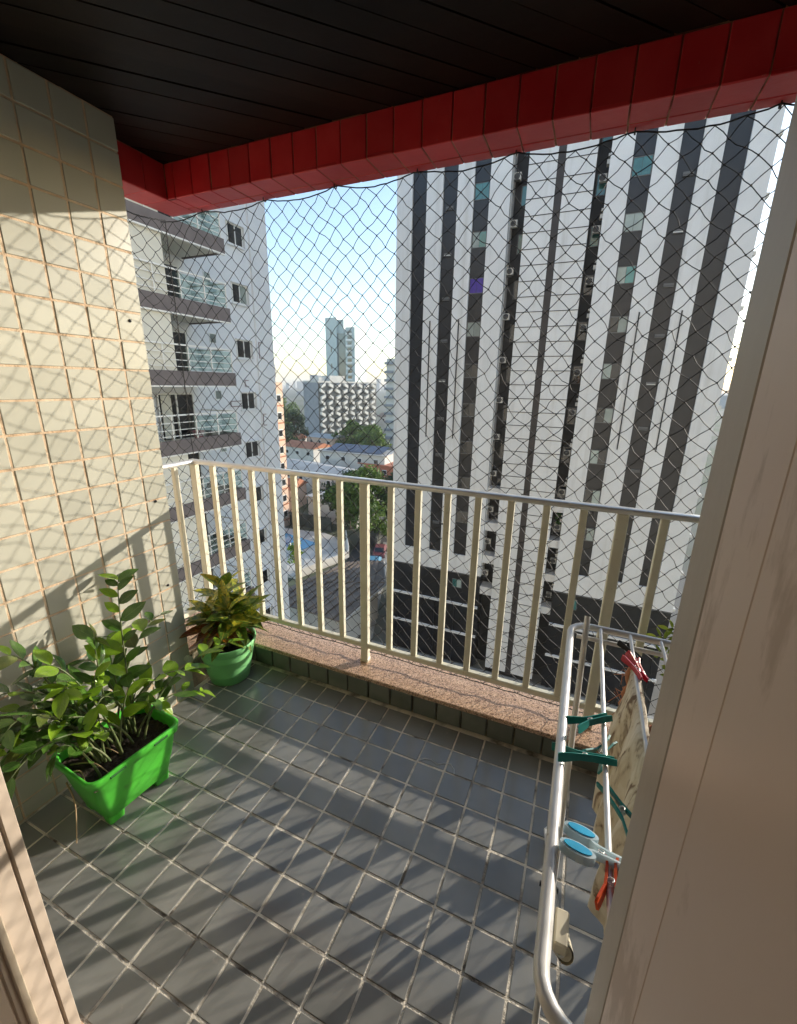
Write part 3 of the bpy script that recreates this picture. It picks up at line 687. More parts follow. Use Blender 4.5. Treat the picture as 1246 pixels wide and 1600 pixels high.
# thread lying on the floor
solo('thread', MB().tube([(1.150,0.885,0.002),(1.158,0.905,0.002),(1.180,0.925,0.003),(1.205,0.930,0.002),(1.235,0.920,0.002),(1.262,0.938,0.002),(1.285,0.942,0.003),(1.305,0.925,0.002),(1.310,0.905,0.002)], 0.0013, 5),
     m_white, 'curved white thread lying on the grey floor tiles', 'thread')

# ================================================================== CITY
G = -23.0
m_ground = mat('city_ground', (0.16,0.15,0.13), 0.95, (0.07,0.10,0.045), 0.03, detail=8)
m_asph = mat('asphalt', (0.055,0.055,0.056), 0.9, (0.075,0.073,0.07), 0.6, bump=0.2)
m_pave = mat('pavement', (0.34,0.33,0.30), 0.9, (0.28,0.27,0.25), 0.7)
solo('ground', MB().box(-3500, 3500, -200, 5200, G-1, G), m_ground, kind='structure')
m_pier = mat('tower_white_render', (0.74,0.735,0.73), 0.85, (0.68,0.672,0.665), 0.5, bump=0.25, bscale=9, dirt=((0.56,0.545,0.52),1.6,0.52,0.78,0.05))
m_char = mat('charcoal_paint', (0.012,0.012,0.014), 0.34, (0.016,0.016,0.019), 0.8, bump=0.1, bscale=9)
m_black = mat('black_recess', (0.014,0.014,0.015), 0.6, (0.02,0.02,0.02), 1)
m_brown = mat('brown_strip', (0.034,0.027,0.025), 0.6, (0.045,0.036,0.033), 1)
m_wf = mat('grey_window_frame', (0.12,0.12,0.12), 0.5, (0.10,0.10,0.10), 3)
def glass(name, col, rough=0.08, rnd=0.4): return mat(name, col, rough, tuple(c*1.25 for c in col), 1.5, rnd=rnd, spec=0.8)
g_teal = glass('teal_glass', (0.05,0.16,0.15)); g_dark = glass('dark_glass', (0.012,0.014,0.016)); g_pale = glass('curtained_glass', (0.22,0.26,0.24), 0.25); g_purple = mat('purple_curtain', (0.05,0.025,0.22), 0.5, (0.07,0.03,0.28), 6)
m_ac = mat('ac_white', (0.62,0.61,0.58), 0.5, (0.55,0.54,0.50), 2); m_acg = mat('ac_grille', (0.08,0.08,0.08), 0.6, (0.06,0.06,0.06), 4)
KS = 0.887; TY = CAM.y + 37.4*KS
def X(x): return CAM.x + (x-CAM.x)*KS
def Z(z): return CAM.z + (z-CAM.z)*KS
tw = thing('apartment_tower', 'tall white apartment tower with charcoal vertical stripes across the street', 'building', (X(-2.5),TY+8,G))
def tp_(name, x0, x1, d0, d1, z0, z1, m, par=None): return part(name, MB().box(X(x0),X(x1),TY+d0,TY+d1,Z(z0),Z(z1)), m, par or tw)
ZT, ZS, ZB, ZG = 27.0, -14.12, -16.03, (G-CAM.z)/KS+CAM.z
# dark core: left block, centre, right block, with the two deep notches between
tp_('core', -15.02, -5.86, 0.18, 16, ZG, ZT, m_char); tp_('core', -4.62, -0.12, 0.12, 16, ZG, ZT-0.4, m_char); tp_('core', 0.79, 9.90, 0.18, 16, ZG, ZT, m_char)
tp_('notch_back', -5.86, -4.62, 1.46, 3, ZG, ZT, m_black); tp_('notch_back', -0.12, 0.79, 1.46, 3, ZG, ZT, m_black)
for (a, b) in ((-15.08,-13.72),(-12.48,-11.12),(-9.93,-8.63),(-7.40,-5.83),(0.75,2.14),(3.41,4.85),(6.03,7.27),(8.55,9.97)):
    tp_('pier', a, b, 0.0, 0.5, ZS, ZT, m_pier)
tp_('side_wall', -5.8295, -5.80, 0.5, 1.45, ZB, ZT, m_pier)
tp_('base_band', -15.08, -5.83, -0.002, 0.5, ZB, ZS-0.002, m_pier); tp_('base_band', 0.75, 9.97, -0.002, 0.5, ZB, ZS-0.002, m_pier)
tp_('sill_strip', -15.12, -5.80, -0.05, -0.003, ZB, ZB+0.10, m_wf); tp_('sill_strip', 0.72, 10.0, -0.05, -0.003, ZB, ZB+0.10, m_wf)
# centre: white panels with dark joints and brown strip
tp_('panel_field', -4.65, -2.67, -0.02, 0.119, ZG+0.5, ZT-0.5, m_pier); tp_('panel_field', -2.14, -0.10, -0.02, 0.119, ZG+0.5, ZT-0.5, m_pier)
tp_('centre_strip', -2.67, -2.14, 0.02, 0.119, ZG+0.2, ZT-0.5, m_brown)
jA = MB().box(X(-4.66), X(-2.665), TY-0.045, TY-0.021, -0.022, 0.022).mesh('joint', m_black); jB = MB().box(X(-2.145), X(-0.095), TY-0.045, TY-0.021, -0.022, 0.022).mesh('joint', m_black)
k = 0
while 16.91+6.5-1.0885*k > ZG+0.8:
    z = Z(16.91+6.5-1.0885*k); link('joint', jA, tw, (0,0,z)); link('joint', jB, tw, (0,0,z)); k += 1
# windows in the third stripe of each block, one to a floor
FP = 3.265
def window(par, x0, x1, y, z0, z1, panes, m_frame_, gl, curtain=None):
    f = 0.05; w_ = MB().box(x0,x1,y-0.04,y,z0,z0+f).box(x0,x1,y-0.04,y,z1-f,z1).box(x0,x0+f,y-0.04,y,z0+f,z1-f).box(x1-f,x1,y-0.04,y,z0+f,z1-f)
    win = part('window', w_, m_frame_, par)
    for i in range(panes):
        a = x0+f+(x1-x0-2*f)*i/panes; b = x0+f+(x1-x0-2*f)*(i+1)/panes
        dy = 0.012 if i % 2 else 0.0
        part('pane', MB().box(a+0.01, b-0.01, y-0.022-dy, y-0.012-dy, z0+f, z1-f), gl[i % len(gl)], win)
    return win
rwn = random.Random(4)
colL = {0:(g_teal,g_teal),1:(g_pale,g_teal),2:(g_purple,g_purple),3:(g_pale,g_pale),4:(g_dark,),5:(g_dark,),6:(g_dark,)}
colR = {0:(g_teal,g_teal),1:(g_pale,g_pale),2:(g_pale,g_teal),3:(g_dark,g_pale),4:(g_pale,g_dark),5:(g_dark,g_pale),6:(g_pale,g_dark)}
for n in range(-2, 10):
    zt = 16.35-FP*n
    if zt-1.2 < ZS: continue
    window(tw, X(-8.61), X(-7.42), TY+0.178, Z(zt-1.15), Z(zt), 2, m_wf, colL.get(n,(g_dark,)))
    window(tw, X(2.17), X(3.39), TY+0.178, Z(zt-1.15), Z(zt), 2, m_wf, colR.get(n,(g_dark,g_pale)))
    tp_('ledge_line', -8.62, -7.405, 0.15, 0.178, zt+0.02, zt+0.07, m_black); tp_('ledge_line', 2.16, 3.40, 0.15, 0.178, zt+0.02, zt+0.07, m_black)
    window(tw, X(-5.3), X(-4.66), TY+1.455, Z(zt-1.5), Z(zt-0.1), 1, m_wf, (g_teal if n < 2 else g_dark,)); window(tw, X(0.0), X(0.7), TY+1.455, Z(zt-1.5), Z(zt-0.1), 1, m_wf, (g_teal if n < 2 else g_dark,))
    for x in (-10.85, 5.25):    # louvred vents
        v = tp_('vent', x, x+0.62, 0.06, 0.178, zt-1.55, zt-1.30, m_wf); tp_('slat', x+0.03, x+0.59, 0.04, 0.059, zt-1.50, zt-1.44, m_ac if n % 3 == 1 else m_acg, v)
def ac(x, d, z, par=tw, w_=0.62, h=0.55):
    o = part('air_conditioner', MB().box(X(x),X(x)+w_,TY+d,TY+d+0.3,Z(z),Z(z)+h), m_ac, par)
    part('grille', MB().lathe([(0.0,0.0),(0.19,0.0),(0.20,-0.012),(0.0,-0.012)], n=12), m_acg, o, loc=(X(x)+w_*0.42, TY+d-0.003, Z(z)+h/2), rot=(R_(90),0,0))
for n in range(-2, 11):
    zt = 16.3-FP*n
    ac(-5.80, 0.75, zt+0.2+rwn.uniform(-.1,.1), w_=0.45, h=0.42)
    if n % 2 == 0: tp_('bracket', -5.80, -5.40, 0.7, 1.0, zt+0.10, zt+0.14, m_wf)
    ac(0.18, 0.85, zt-0.75+rwn.uniform(-.1,.1), w_=0.42, h=0.40)
    tp_('pipe_cover', 0.55, 0.76, 0.55, 1.0, zt+0.1, zt+0.38, m_ac); tp_('pipe_cover', 0.60, 0.76, 0.55, 0.9, zt+0.55, zt+0.72, m_ac)
    tp_('edge_unit', 9.99, 10.30, 0.6, 1.2, zt+0.2, zt+0.45, m_ac); tp_('edge_unit', -15.36, -15.09, 1.0, 1.6, zt+0.35, zt+0.62, m_acg); tp_('edge_unit', -15.36, -15.09, 1.0, 1.6, zt-0.25, zt+0.0, m_acg)
for x in (-11.82, -9.28, 4.03, 6.65): tp_('vertical_rod', x-0.04, x+0.04, -0.07, -0.003, -3.07, 6.74, m_black)
# podium: dark parking floors with white slab edges
for (a, b) in ((-15.05,-5.9),(0.8,9.95)):
    for z in (-19.37,-22.6): tp_('slab_edge', a, b, 0.02, 0.175, z-0.11, z+0.11, m_pier)
    tp_('podium_wall', a, b, 0.10, 0.176, -17.7, ZB-0.01, m_char)
    for q in range(5): tp_('column', a+0.4+(b-a-1)*q/4, a+0.65+(b-a-1)*q/4, 0.06, 0.176, ZG, -19.5, m_char)
window(tw, X(-8.6), X(-7.6), TY+0.098, Z(-17.6), Z(-16.7), 2, m_wf, (g_teal,g_pale)); window(tw, X(2.3), X(2.9), TY+0.098, Z(-17.5), Z(-16.5), 1, m_wf, (g_teal,))
for n in range(4): tp_('notch_slab', -5.84, -4.66, 0.3, 1.455, -7.6-FP*n-0.5, -7.6-FP*n+0.3, m_pier); tp_('notch_slab', -0.10, 0.77, 0.3, 1.455, -8.4-FP*n-0.4, -8.4-FP*n+0.3, m_pier)
rp2 = random.Random(31)
hp_leaf = mat('hanging_plant_green', (0.05,0.12,0.03), 0.7, (0.08,0.17,0.04), 3, trans=0.2)
def bush(name, label, c, rx_, ry_, rz__, n, m, size, seed):
    r = random.Random(seed); mb = MB()
    for _ in range(n):
        while True:
            v = Vector((r.uniform(-1,1),r.uniform(-1,1),r.uniform(-1,1)))
            if v.length < 1: break
        p = Vector(c)+Vector((v.x*rx_,v.y*ry_,v.z*rz__)); d = Vector((r.gauss(0,1),r.gauss(0,1),r.gauss(0,1))).normalized(); e = d.orthogonal().normalized(); q = d.cross(e); s = size*r.uniform(.6,1.3)
        mb.poly([p-e*s, p-q*s*.45, p+e*s, p+q*s*.45], [(0,1,2,3)])
    return tag(part('foliage', mb, m, thing(name, label, 'plant', (c[0],c[1],c[2]-rz__))), None)
bush('climbing_plant', 'green climbing plant in the dark notch of the striped tower', (X(0.45),TY+0.95,Z(-9.1)), 0.28,0.3,0.9, 260, hp_leaf, 0.14, 3)

# ---- left apartment block with balconies
m_lw = mat('pale_blue_grey_render', (0.78,0.79,0.81), 0.85, (0.72,0.73,0.76), 0.4, bump=0.15, bscale=8, dirt=((0.66,0.68,0.70),0.5,0.5,0.8))
m_lwc = mat('cream_render', (0.70,0.68,0.60), 0.85, (0.64,0.62,0.54), 0.6)
m_sp = mat('taupe_spandrel', (0.175,0.150,0.150), 0.8, (0.145,0.125,0.125), 2.0, bump=0.3, bscale=30)
m_wr = mat('white_rail', (0.78,0.78,0.76), 0.4, (0.72,0.72,0.70), 3)
def clear_glass(name, col, a):
    m = bpy.data.materials.new(name); m.use_nodes = True; n = m.node_tree.nodes; l = m.node_tree.links
    gl = n.new('ShaderNodeBsdfGlossy'); gl.inputs['Roughness'].default_value = 0.03; tr = n.new('ShaderNodeBsdfTransparent'); tr.inputs[0].default_value = (*col,1)
    mx = n.new('ShaderNodeMixShader'); mx.inputs[0].default_value = a
    l.new(tr.outputs[0], mx.inputs[1]); l.new(gl.outputs[0], mx.inputs[2]); l.new(mx.outputs[0], n['Material Output'].inputs[0]); return m
g_bal = clear_glass('balcony_glass', (0.80,0.92,0.90), 0.22)
XW, XBf = -17.1, -14.5
lb_ = thing('balcony_block', 'pale apartment block with taupe balcony fronts at left', 'building', (XW-4,16,G))
part('wall', MB().box(XW-9, XW-0.001, -4, 22.6, G, 19), m_lw, lb_)
part('corner_pilaster', MB().box(XW, XW+0.12, 21.15, 22.6, G, 19), m_lw, lb_)
FH = 2.88
for n in range(-6, 5):
    zb = 1.28 + FH*n       # underside of the spandrel
    if zb < G+2: continue
    part('balcony_slab', MB().box(XW+0.002, XBf-0.12, 4.0, 16.55, zb+0.05, zb+0.28), m_lwc, lb_)
    part('spandrel', MB().box(XBf-0.12, XBf, 4.0, 16.57, zb, zb+0.60).box(XW+0.002, XBf-0.121, 16.45, 16.57, zb, zb+0.60), m_sp, lb_)
    part('drip_edge', MB().box(XBf-0.119, XBf+0.01, 4.0, 16.58, zb-0.06, zb-0.002), m_wr, lb_)
    rl = part('balcony_rail', MB().box(XBf-0.09, XBf-0.03, 4.0, 16.5, zb+1.62, zb+1.68).box(XBf-0.075, XBf-0.045, 4.0, 16.5, zb+1.32, zb+1.35).box(XBf-0.075, XBf-0.045, 4.0, 16.5, zb+1.02, zb+1.05).box(XBf-0.075,XBf-0.045,4.0,16.5,zb+0.76,zb+0.79)
              .box(XW+0.1, XBf-0.091, 16.45, 16.50, zb+1.62, zb+1.68).box(XW+0.1, XBf-0.091, 16.46, 16.49, zb+1.32, zb+1.35).box(XW+0.1, XBf-0.091, 16.46, 16.49, zb+1.02, zb+1.05), m_wr, lb_)
    for y in [5.2+1.25*q for q in range(10)]: part('rail_post', MB().box(XBf-0.08, XBf-0.04, y-0.02, y+0.02, zb+0.60, zb+1.619), m_wr, rl)
    part('rail_glass', MB().box(XBf-0.108, XBf-0.100, 13.6, 16.44, zb+0.64, zb+1.56), g_bal, rl)
    if n != -1:   # part of the front is walled in
        part('front_wall', MB().box(XBf-0.5, XBf-0.13, 4.0, 13.35, zb+0.29, zb+FH+0.04), m_lwc, lb_)
    else:
        part('front_wall', MB().box(XBf-2.0, XBf-1.7, 4.0, 13.0, zb+0.29, zb+FH+0.04), m_conc, lb_)
    # glazed door on the back wall and a small window at the side
    dr = part('door', MB().box(XW, XW+0.05, 14.1, 16.1, zb+0.29, zb+2.45), g_dark, lb_)
    part('door_frame', MB().box(XW+0.051, XW+0.10, 14.05, 14.13, zb+0.29, zb+2.5).box(XW+0.051, XW+0.10, 15.06, 15.14, zb+0.29, zb+2.42).box(XW+0.051, XW+0.10, 16.07, 16.15, zb+0.29, zb+2.5).box(XW+0.051,XW+0.10,14.131,16.069,zb+2.42,zb+2.5), m_wr, dr)
    if n == -1: part('curtain', MB().box(XW+0.11, XW+0.14, 14.2, 14.75, zb+0.35, zb+2.4), m_lwc, dr)
    # window in the plain wall
    zt = 3.77 + FH*n
    wn = part('window', MB().box(XW,XW+0.04,19.53,19.60,zt-1.0,zt).box(XW,XW+0.04,20.62,20.69,zt-1.0,zt).box(XW,XW+0.04,19.601,20.619,zt-0.06,zt).box(XW,XW+0.04,19.601,20.619,zt-1.0,zt-0.94).box(XW,XW+0.045,20.08,20.14,zt-0.94,zt-0.06), m_wr, lb_)
    part('pane', MB().box(XW+0.001,XW+0.02,19.601,20.079,zt-0.939,zt-0.061), g_dark, wn); part('pane', MB().box(XW+0.001,XW+0.02,20.141,20.619,zt-0.939,zt-0.061), g_pale if n == 1 else g_dark, wn)
    part('sill', MB().box(XW,XW+0.12,19.45,20.77,zt-1.07,zt-1.002), m_lw, wn); part('reveal', MB().box(XW,XW+0.16,20.70,20.78,zt-1.0,zt+0.02), m_lw, wn); part('lintel', MB().box(XW,XW+0.14,19.5,20.70,zt+0.002,zt+0.05), m_lw, wn)
    w2 = part('window', MB().box(XW,XW+0.03,17.65,18.1,zt-3.25,zt-2.75), m_wr, lb_); part('pane', MB().box(XW+0.031,XW+0.035,17.69,18.06,zt-3.21,zt-2.79), g_pale, w2)
m_mark = mat('brown_pipe_paint', (0.20,0.12,0.12), 0.7, (0.18,0.11,0.11), 3)
for (y0_, y1_, z0_, z1_) in ((19.85,20.17,1.2,1.58),(18.6,19.44,0.1,0.43),(21.2,21.5,-1.13,-0.42),(21.25,21.66,2.85,3.76)):
    part('pipe_loop', MB().box(XW+0.121,XW+0.15,y0_,y1_,z1_-0.04,z1_).box(XW+0.121,XW+0.15,y0_,y1_,z0_,z0_+0.04).box(XW+0.121,XW+0.15,y0_,y0_+0.04,z0_+0.041,z1_-0.041), m_mark, lb_)
solo('laundry_tub', MB().lathe([(0,0),(0.20,0),(0.27,0.26),(0.29,0.27),(0.29,0.30),(0.26,0.30),(0.24,0.24),(0,0.22)], c=(-14.95,14.35,-1.04), n=16), mat('pink_plastic', (0.55,0.10,0.14), 0.4, (0.5,0.09,0.12)), 'pink plastic tub on a balcony of the pale block', 'tub')

# ---- things on the ground between the buildings
m_roofg = mat('grey_fibre_roof', (0.215,0.17,0.135), 0.9, (0.13,0.105,0.085), 0.5, detail=8, dirt=((0.30,0.29,0.27),1.4,0.62,0.72))
m_roofw = mat('white_metal_roof', (0.44,0.43,0.41), 0.7, (0.34,0.33,0.31), 0.4)
m_terra = mat('terracotta', (0.42,0.17,0.09), 0.85, (0.33,0.12,0.06), 1.2)
m_brick = mat('orange_brick', (0.46,0.18,0.11), 0.9, (0.38,0.14,0.08), 1.5)
m_plas = mat('off_white_plaster', (0.62,0.60,0.55), 0.9, (0.52,0.50,0.46), 0.4)
m_peach = mat('peach_plaster', (0.66,0.46,0.34), 0.9, (0.60,0.42,0.31), 0.5)
m_wgrey = mat('wall_grey', (0.30,0.31,0.33), 0.9, (0.25,0.26,0.28), 0.5)
m_dfence = mat('dark_fence', (0.05,0.055,0.045), 0.8, (0.08,0.08,0.07), 1)
m_sol = mat('solar_panel', (0.045,0.05,0.085), 0.35, (0.055,0.062,0.10), 1)
def P4(a, b, c, d): return [a, b, c, d]
# street between the towers
solo('street', MB().prism([(-18,23),(14,27.0),(14,32.4),(-16.5,32.4),(-24,60),(-31,60),(-22,31)], G+0.002, G+0.006), m_asph, kind='structure')
solo('pavement', MB().prism([(-15.6,31.2),(14,31.2),(14,32.6),(-15.2,32.6),(-24.5,58),(-26,58)], G+0.007, G+0.14), m_pave, kind='structure')
# grey shed roof of corrugated sheets
sh = thing('shed', 'low shed with weathered grey sheet roof beside the pool wall', 'shed', (-20.5,35,G))
part('wall', MB().prism([(-25.0,30.2),(-16.9,29.6),(-16.6,36.8),(-19.2,42.0),(-23.0,40.2)], G, -19.3), m_plas, sh)
def sheet(a, b, c, d, n, m, name, par, th=0.06):
    a,b,c,d = map(Vector,(a,b,c,d))
    for i in range(n):
        p0, p1 = a.lerp(b,i/n), a.lerp(b,(i+0.985)/n); q0, q1 = d.lerp(c,i/n), d.lerp(c,(i+0.985)/n)
        up = Vector((0,0,th*(1+1.6*(i%2))))
        part(name, MB().poly([p0,p1,q1,q0,p0+up,p1+up,q1+up,q0+up],[(3,2,1,0),(4,5,6,7),(0,1,5,4),(1,2,6,5),(2,3,7,6),(3,0,4,7)]), m, par)
sheet((-25.4,29.4,-19.2),(-16.2,28.6,-19.0),(-16.0,37.2,-19.0),(-24.6,34.0,-19.2), 18, m_roofg, 'roof_sheet', sh)
sheet((-24.6,34.06,-19.14),(-16.0,37.26,-18.94),(-18.7,42.6,-18.9),(-22.9,40.7,-19.2), 16, m_roofg, 'roof_sheet', sh)
part('gutter', MB().tube([(-16.15,28.6,-19.05),(-15.95,37.2,-19.05),(-18.65,42.6,-19.0)], 0.10, 6), m_plas, sh)
# pool terrace
pt = thing('pool_terrace', 'white walled terrace around the blue swimming pool', 'terrace', (-34,48,G))
part('deck', MB().prism([(-44,41.5),(-30.4,40.9),(-27.8,49.6),(-31.5,55.5),(-36.5,57.0),(-46,56)], G, G+0.35), m_plas, pt)
part('parapet', MB().prism([(-30.4,40.9),(-30.1,40.9),(-27.5,49.6),(-27.8,49.6)], G+0.351, G+1.3).prism([(-27.8,49.61),(-27.5,49.61),(-31.3,55.6),(-31.5,55.5)], G+0.351, G+1.1), m_plas, pt)
for i in range(9):
    t = i/8; part('fence_post', MB().box(-27.65-3.8*t-0.05,-27.65-3.8*t+0.05,49.7+5.8*t-0.05,49.7+5.8*t+0.05,G+1.1,G+2.1), m_wr, pt)
part('fence_rail', MB().tube([(-27.65,49.7,G+2.1),(-31.45,55.5,G+2.1)],0.04,6).tube([(-27.65,49.7,G+1.6),(-31.45,55.5,G+1.6)],0.03,6), m_wr, pt)
m_water = mat('pool_water', (0.02,0.22,0.42), 0.08, (0.03,0.28,0.50), 1.2, bump=0.2, bscale=3)
tag(link('pool_water', MB().prism([(-43.5,50.2),(-39.2,49.4),(-35.4,48.1),(-34.8,52.3),(-42.0,54.0)], G+0.352, G+0.40).mesh('pool_water', m_water)), kind='structure')
solo('garden_fence', MB().box(-50,-36.5,59.0,59.2,G,G+2.4), m_dfence, 'dark green fence behind the pool terrace', 'fence')
solo('boundary_wall', MB().prism([(-29.6,66),(-29.3,66),(-25.2,54),(-25.5,54)], G, G+2.3), m_dfence, 'dark boundary wall running away behind the big tree', 'wall')
def house(name, label, c, sx, sy, h, wallm, roofm, rot=0, ridge=1.2, nw=3, cat='house'):
    t = thing(name, label, cat, (c[0],c[1],G), 'low houses between the towers'); r = Matrix.Rotation(R_(rot),4,'Z')
    def q(x,y,z): v = r @ Vector((x,y,0)); return (c[0]+v.x, c[1]+v.y, z)
    def hx(x0,x1,y0,y1,z0,z1):
        return MB().poly([q(x0,y0,z0),q(x1,y0,z0),q(x1,y1,z0),q(x0,y1,z0),q(x0,y0,z1),q(x1,y0,z1),q(x1,y1,z1),q(x0,y1,z1)],[(0,3,2,1),(4,5,6,7),(0,1,5,4),(1,2,6,5),(2,3,7,6),(3,0,4,7)])
    z1 = G+h; part('wall', hx(-sx/2,sx/2,-sy/2,sy/2,G,z1), wallm, t); e = 0.35
    if ridge > 0:
        P = [q(-sx/2-e,-sy/2-e,z1+.01),q(sx/2+e,-sy/2-e,z1+.01),q(sx/2+e,sy/2+e,z1+.01),q(-sx/2-e,sy/2+e,z1+.01),q(-sx/2-e,0,z1+ridge),q(sx/2+e,0,z1+ridge)]
        part('roof', MB().poly(P,[(0,1,5,4),(2,3,4,5),(1,2,5),(3,0,4),(3,2,1,0)]), roofm, t)
    else:
        part('roof', hx(-sx/2-e,sx/2+e,-sy/2-e,sy/2+e,z1+.01,z1+.25), roofm, t)
    for i in range(nw):
        x = -sx/2+sx*(i+0.5)/nw; w_ = part('window', hx(x-0.6,x+0.6,-sy/2-0.05,-sy/2-0.002,z1-2.0,z1-0.9), m_wr, t); part('pane', hx(x-0.5,x+0.5,-sy/2-0.07,-sy/2-0.051,z1-1.9,z1-1.0), g_dark, w_)
    return t, hx
house('terrace_house', 'small white house with flat pale roof behind the pool', (-38.5,66), 11, 6, 4.2, m_plas, m_roofw, -6, 0.0)
house('long_house', 'long low building with white metal roof beyond the big tree', (-51,79), 26, 9, 6.2, m_plas, m_roofw, -14, 0.9, 6)
house('brick_house', 'orange brick building at the foot of the striped tower', (-40.5,93), 14, 7, 6.0, m_brick, m_brick, -5, 0.0, 3)
house('tiled_house', 'house with orange tiled roof and awning near the pale block', (-54,68), 8, 7, 4.5, m_peach, m_terra, 10, 1.6, 2)
t_, hx_ = house('solar_house', 'flat roofed house carrying dark blue solar panels', (-50,94), 18, 8, 8.2, m_plas, m_roofw, 0, 0.0, 4)
for i in range(6): part('solar_panel', MB().poly([(-57.5+2.6*i,90.6,G+8.6),(-55.1+2.6*i,90.6,G+8.6),(-55.1+2.6*i,95.6,G+9.7),(-57.5+2.6*i,95.6,G+9.7)],[(0,1,2,3)]).poly([(-57.5+2.6*i,90.6,G+8.52),(-55.1+2.6*i,90.6,G+8.52),(-55.1+2.6*i,95.6,G+9.62),(-57.5+2.6*i,95.6,G+9.62)],[(3,2,1,0)]), m_sol, t_)
house('white_house', 'cream two storey house with terracotta roof beside the dark trees', (-72,103), 12, 8, 7.0, m_plas, m_terra, -8, 1.3, 3)
house('terracotta_house', 'low house with terracotta roof left of the patterned block', (-100,128), 14, 9, 5, m_plas, m_terra, 12, 1.8, 3)
house('grey_roof_house', 'wide grey roofed hall to the right of the patterned block', (-76,205), 40, 14, 9, m_plas, m_roofg, 4, 1.6, 6)
house('pink_house', 'pinkish house with pale roof before the patterned block', (-84,133), 12, 9, 6, m_peach, m_roofw, -10, 1.0, 3)
# peach narrow tower seen at the edge of the pale block
pe = thing('peach_tower', 'narrow peach apartment tower beside the pale block', 'building', (-48,55,G))
part('wall', MB().box(-52.0,-45.0,50,58.9,G,1.5), m_peach, pe)
part('parapet', MB().box(-52.1,-44.9,49.9,59.0,1.51,2.3), m_plas, pe); part('water_tank', MB().lathe([(0,0),(0.9,0),(0.9,1.8),(0.7,2.1),(0,2.1)], c=(-46.2,57.6,2.31), n=14), m_wgrey, pe)
for n in range(8):
    wn = part('window', MB().box(-44.999,-44.93,57.2,58.3,-1.6-2.8*n,-0.4-2.8*n), m_wr, pe); part('pane', MB().box(-44.929,-44.90,57.3,58.2,-1.5-2.8*n,-0.5-2.8*n), g_dark, wn)
    part('slab', MB().box(-52.05,-44.95,49.95,58.95,-2.25-2.8*n,-2.05-2.8*n), m_terra, pe)
# block with zigzag sunbreakers
m_wgrey2 = mat('shaded_grey_glazing', (0.16,0.16,0.15), 0.4, (0.12,0.12,0.115), 0.5)  # recess shade behind the sunbreakers put into the grey of the glazing
zb_ = thing('sunbreaker_block', 'white office block covered in zigzag concrete sunbreakers', 'building', (-100,165,G))
A0 = Vector((-104.6,158.5)); dF = Vector((0.40,0.92)).normalized(); nF = Vector((dF.y,-dF.x))   # patterned face runs away to the right
WF, DF, HB = 32.5, 12.0, 24.8
def zq(u, d, z): v = A0 + dF*u - nF*d; return (v.x, v.y, G+z)
def zbox(u0,u1,d0,d1,z0,z1): return MB().poly([zq(u0,d0,z0),zq(u1,d0,z0),zq(u1,d1,z0),zq(u0,d1,z0),zq(u0,d0,z1),zq(u1,d0,z1),zq(u1,d1,z1),zq(u0,d1,z1)],[(0,3,2,1),(4,5,6,7),(0,1,5,4),(1,2,6,5),(2,3,7,6),(3,0,4,7)])
part('wall', zbox(0,WF,0.3,DF,0,HB), m_wgrey, zb_); part('window_band', zbox(0.2,WF-0.2,0.2,0.299,0.5,HB-0.3), m_wgrey2, zb_); part('parapet', zbox(-0.1,WF+0.1,-0.1,DF+0.1,HB+0.01,HB+0.7), m_plas, zb_)
part('rooftop', zbox(8,16,3,9,HB+0.71,HB+3.0), m_plas, zb_); part('rooftop', zbox(3,6,4,8,HB+0.71,HB+2.2), m_plas, zb_); part('mast', zbox(11,11.2,5,5.2,HB+3.0,HB+7), m_wgrey, zb_)
m_sun = mat('sunbreaker_white', (0.74,0.72,0.66), 0.8, (0.62,0.60,0.55), 0.5)
for r in range(10):
    for q in range(8):
        u = 0.5+WF/8.2*q + (0.45 if r % 2 else 0); z = 1.0+2.4*r
        # a slanting fin and a shelf
        P = [zq(u,0.0,z),zq(u+2.0,0.0,z+0.9),zq(u+2.0,-1.3,z+0.9),zq(u,-1.3,z),zq(u,0,z+1.25),zq(u+2.0,0,z+2.15),zq(u+2.0,-1.3,z+2.15),zq(u,-1.3,z+1.25)] if (r+q) % 2 else \
            [zq(u,0.0,z+0.9),zq(u+2.0,0.0,z),zq(u+2.0,-1.3,z),zq(u,-1.3,z+0.9),zq(u,0,z+2.15),zq(u+2.0,0,z+1.25),zq(u+2.0,-1.3,z+1.25),zq(u,-1.3,z+2.15)]
        part('sunbreaker', MB().poly(P,[(0,3,2,1),(4,5,6,7),(0,1,5,4),(1,2,6,5),(2,3,7,6),(3,0,4,7)]), m_sun, zb_)
# glass high rise
gt = thing('glass_tower', 'tall pale high-rise with a dark glass shaft on the skyline', 'building', (-138,235,G))
m_gt = mat('pale_teal_cladding', (0.50,0.58,0.58), 0.6, (0.45,0.53,0.53), 0.2); m_gs = glass('blue_glass', (0.05,0.09,0.11), 0.1, 0)
part('wall', MB().box(-146,-138.5,230,244,G,38), m_gt, gt); part('glass_shaft', MB().box(-138.49,-132.6,231,243,G,29.5), m_gs, gt); part('shaft_top', MB().box(-138.49,-134.8,232,242,29.51,37), m_gt, gt)
part('wing', MB().box(-132.59,-126.5,230,244,G,32.5), m_gt, gt)
for n in range(14):
    z = 29.5-3.1*n
    part('balcony', MB().box(-131.6,-128.2,228.7,229.99,z-1.3,z-0.3), m_wr, gt); part('window', MB().box(-131.2,-128.6,229.9,229.995,z-0.28,z+1.2), g_dark, gt)
    if n % 3 == 0: part('slit_window', MB().box(-142.6,-142.0,229.9,229.995,z-1,z+2), g_dark, gt)
ptw = thing('pale_slab_tower', 'hazy pale slab tower half hidden behind the striped tower', 'building', (-64,152,G))
part('wall', MB().box(-68.8,-58,150,162,G,10.6), m_plas, ptw)
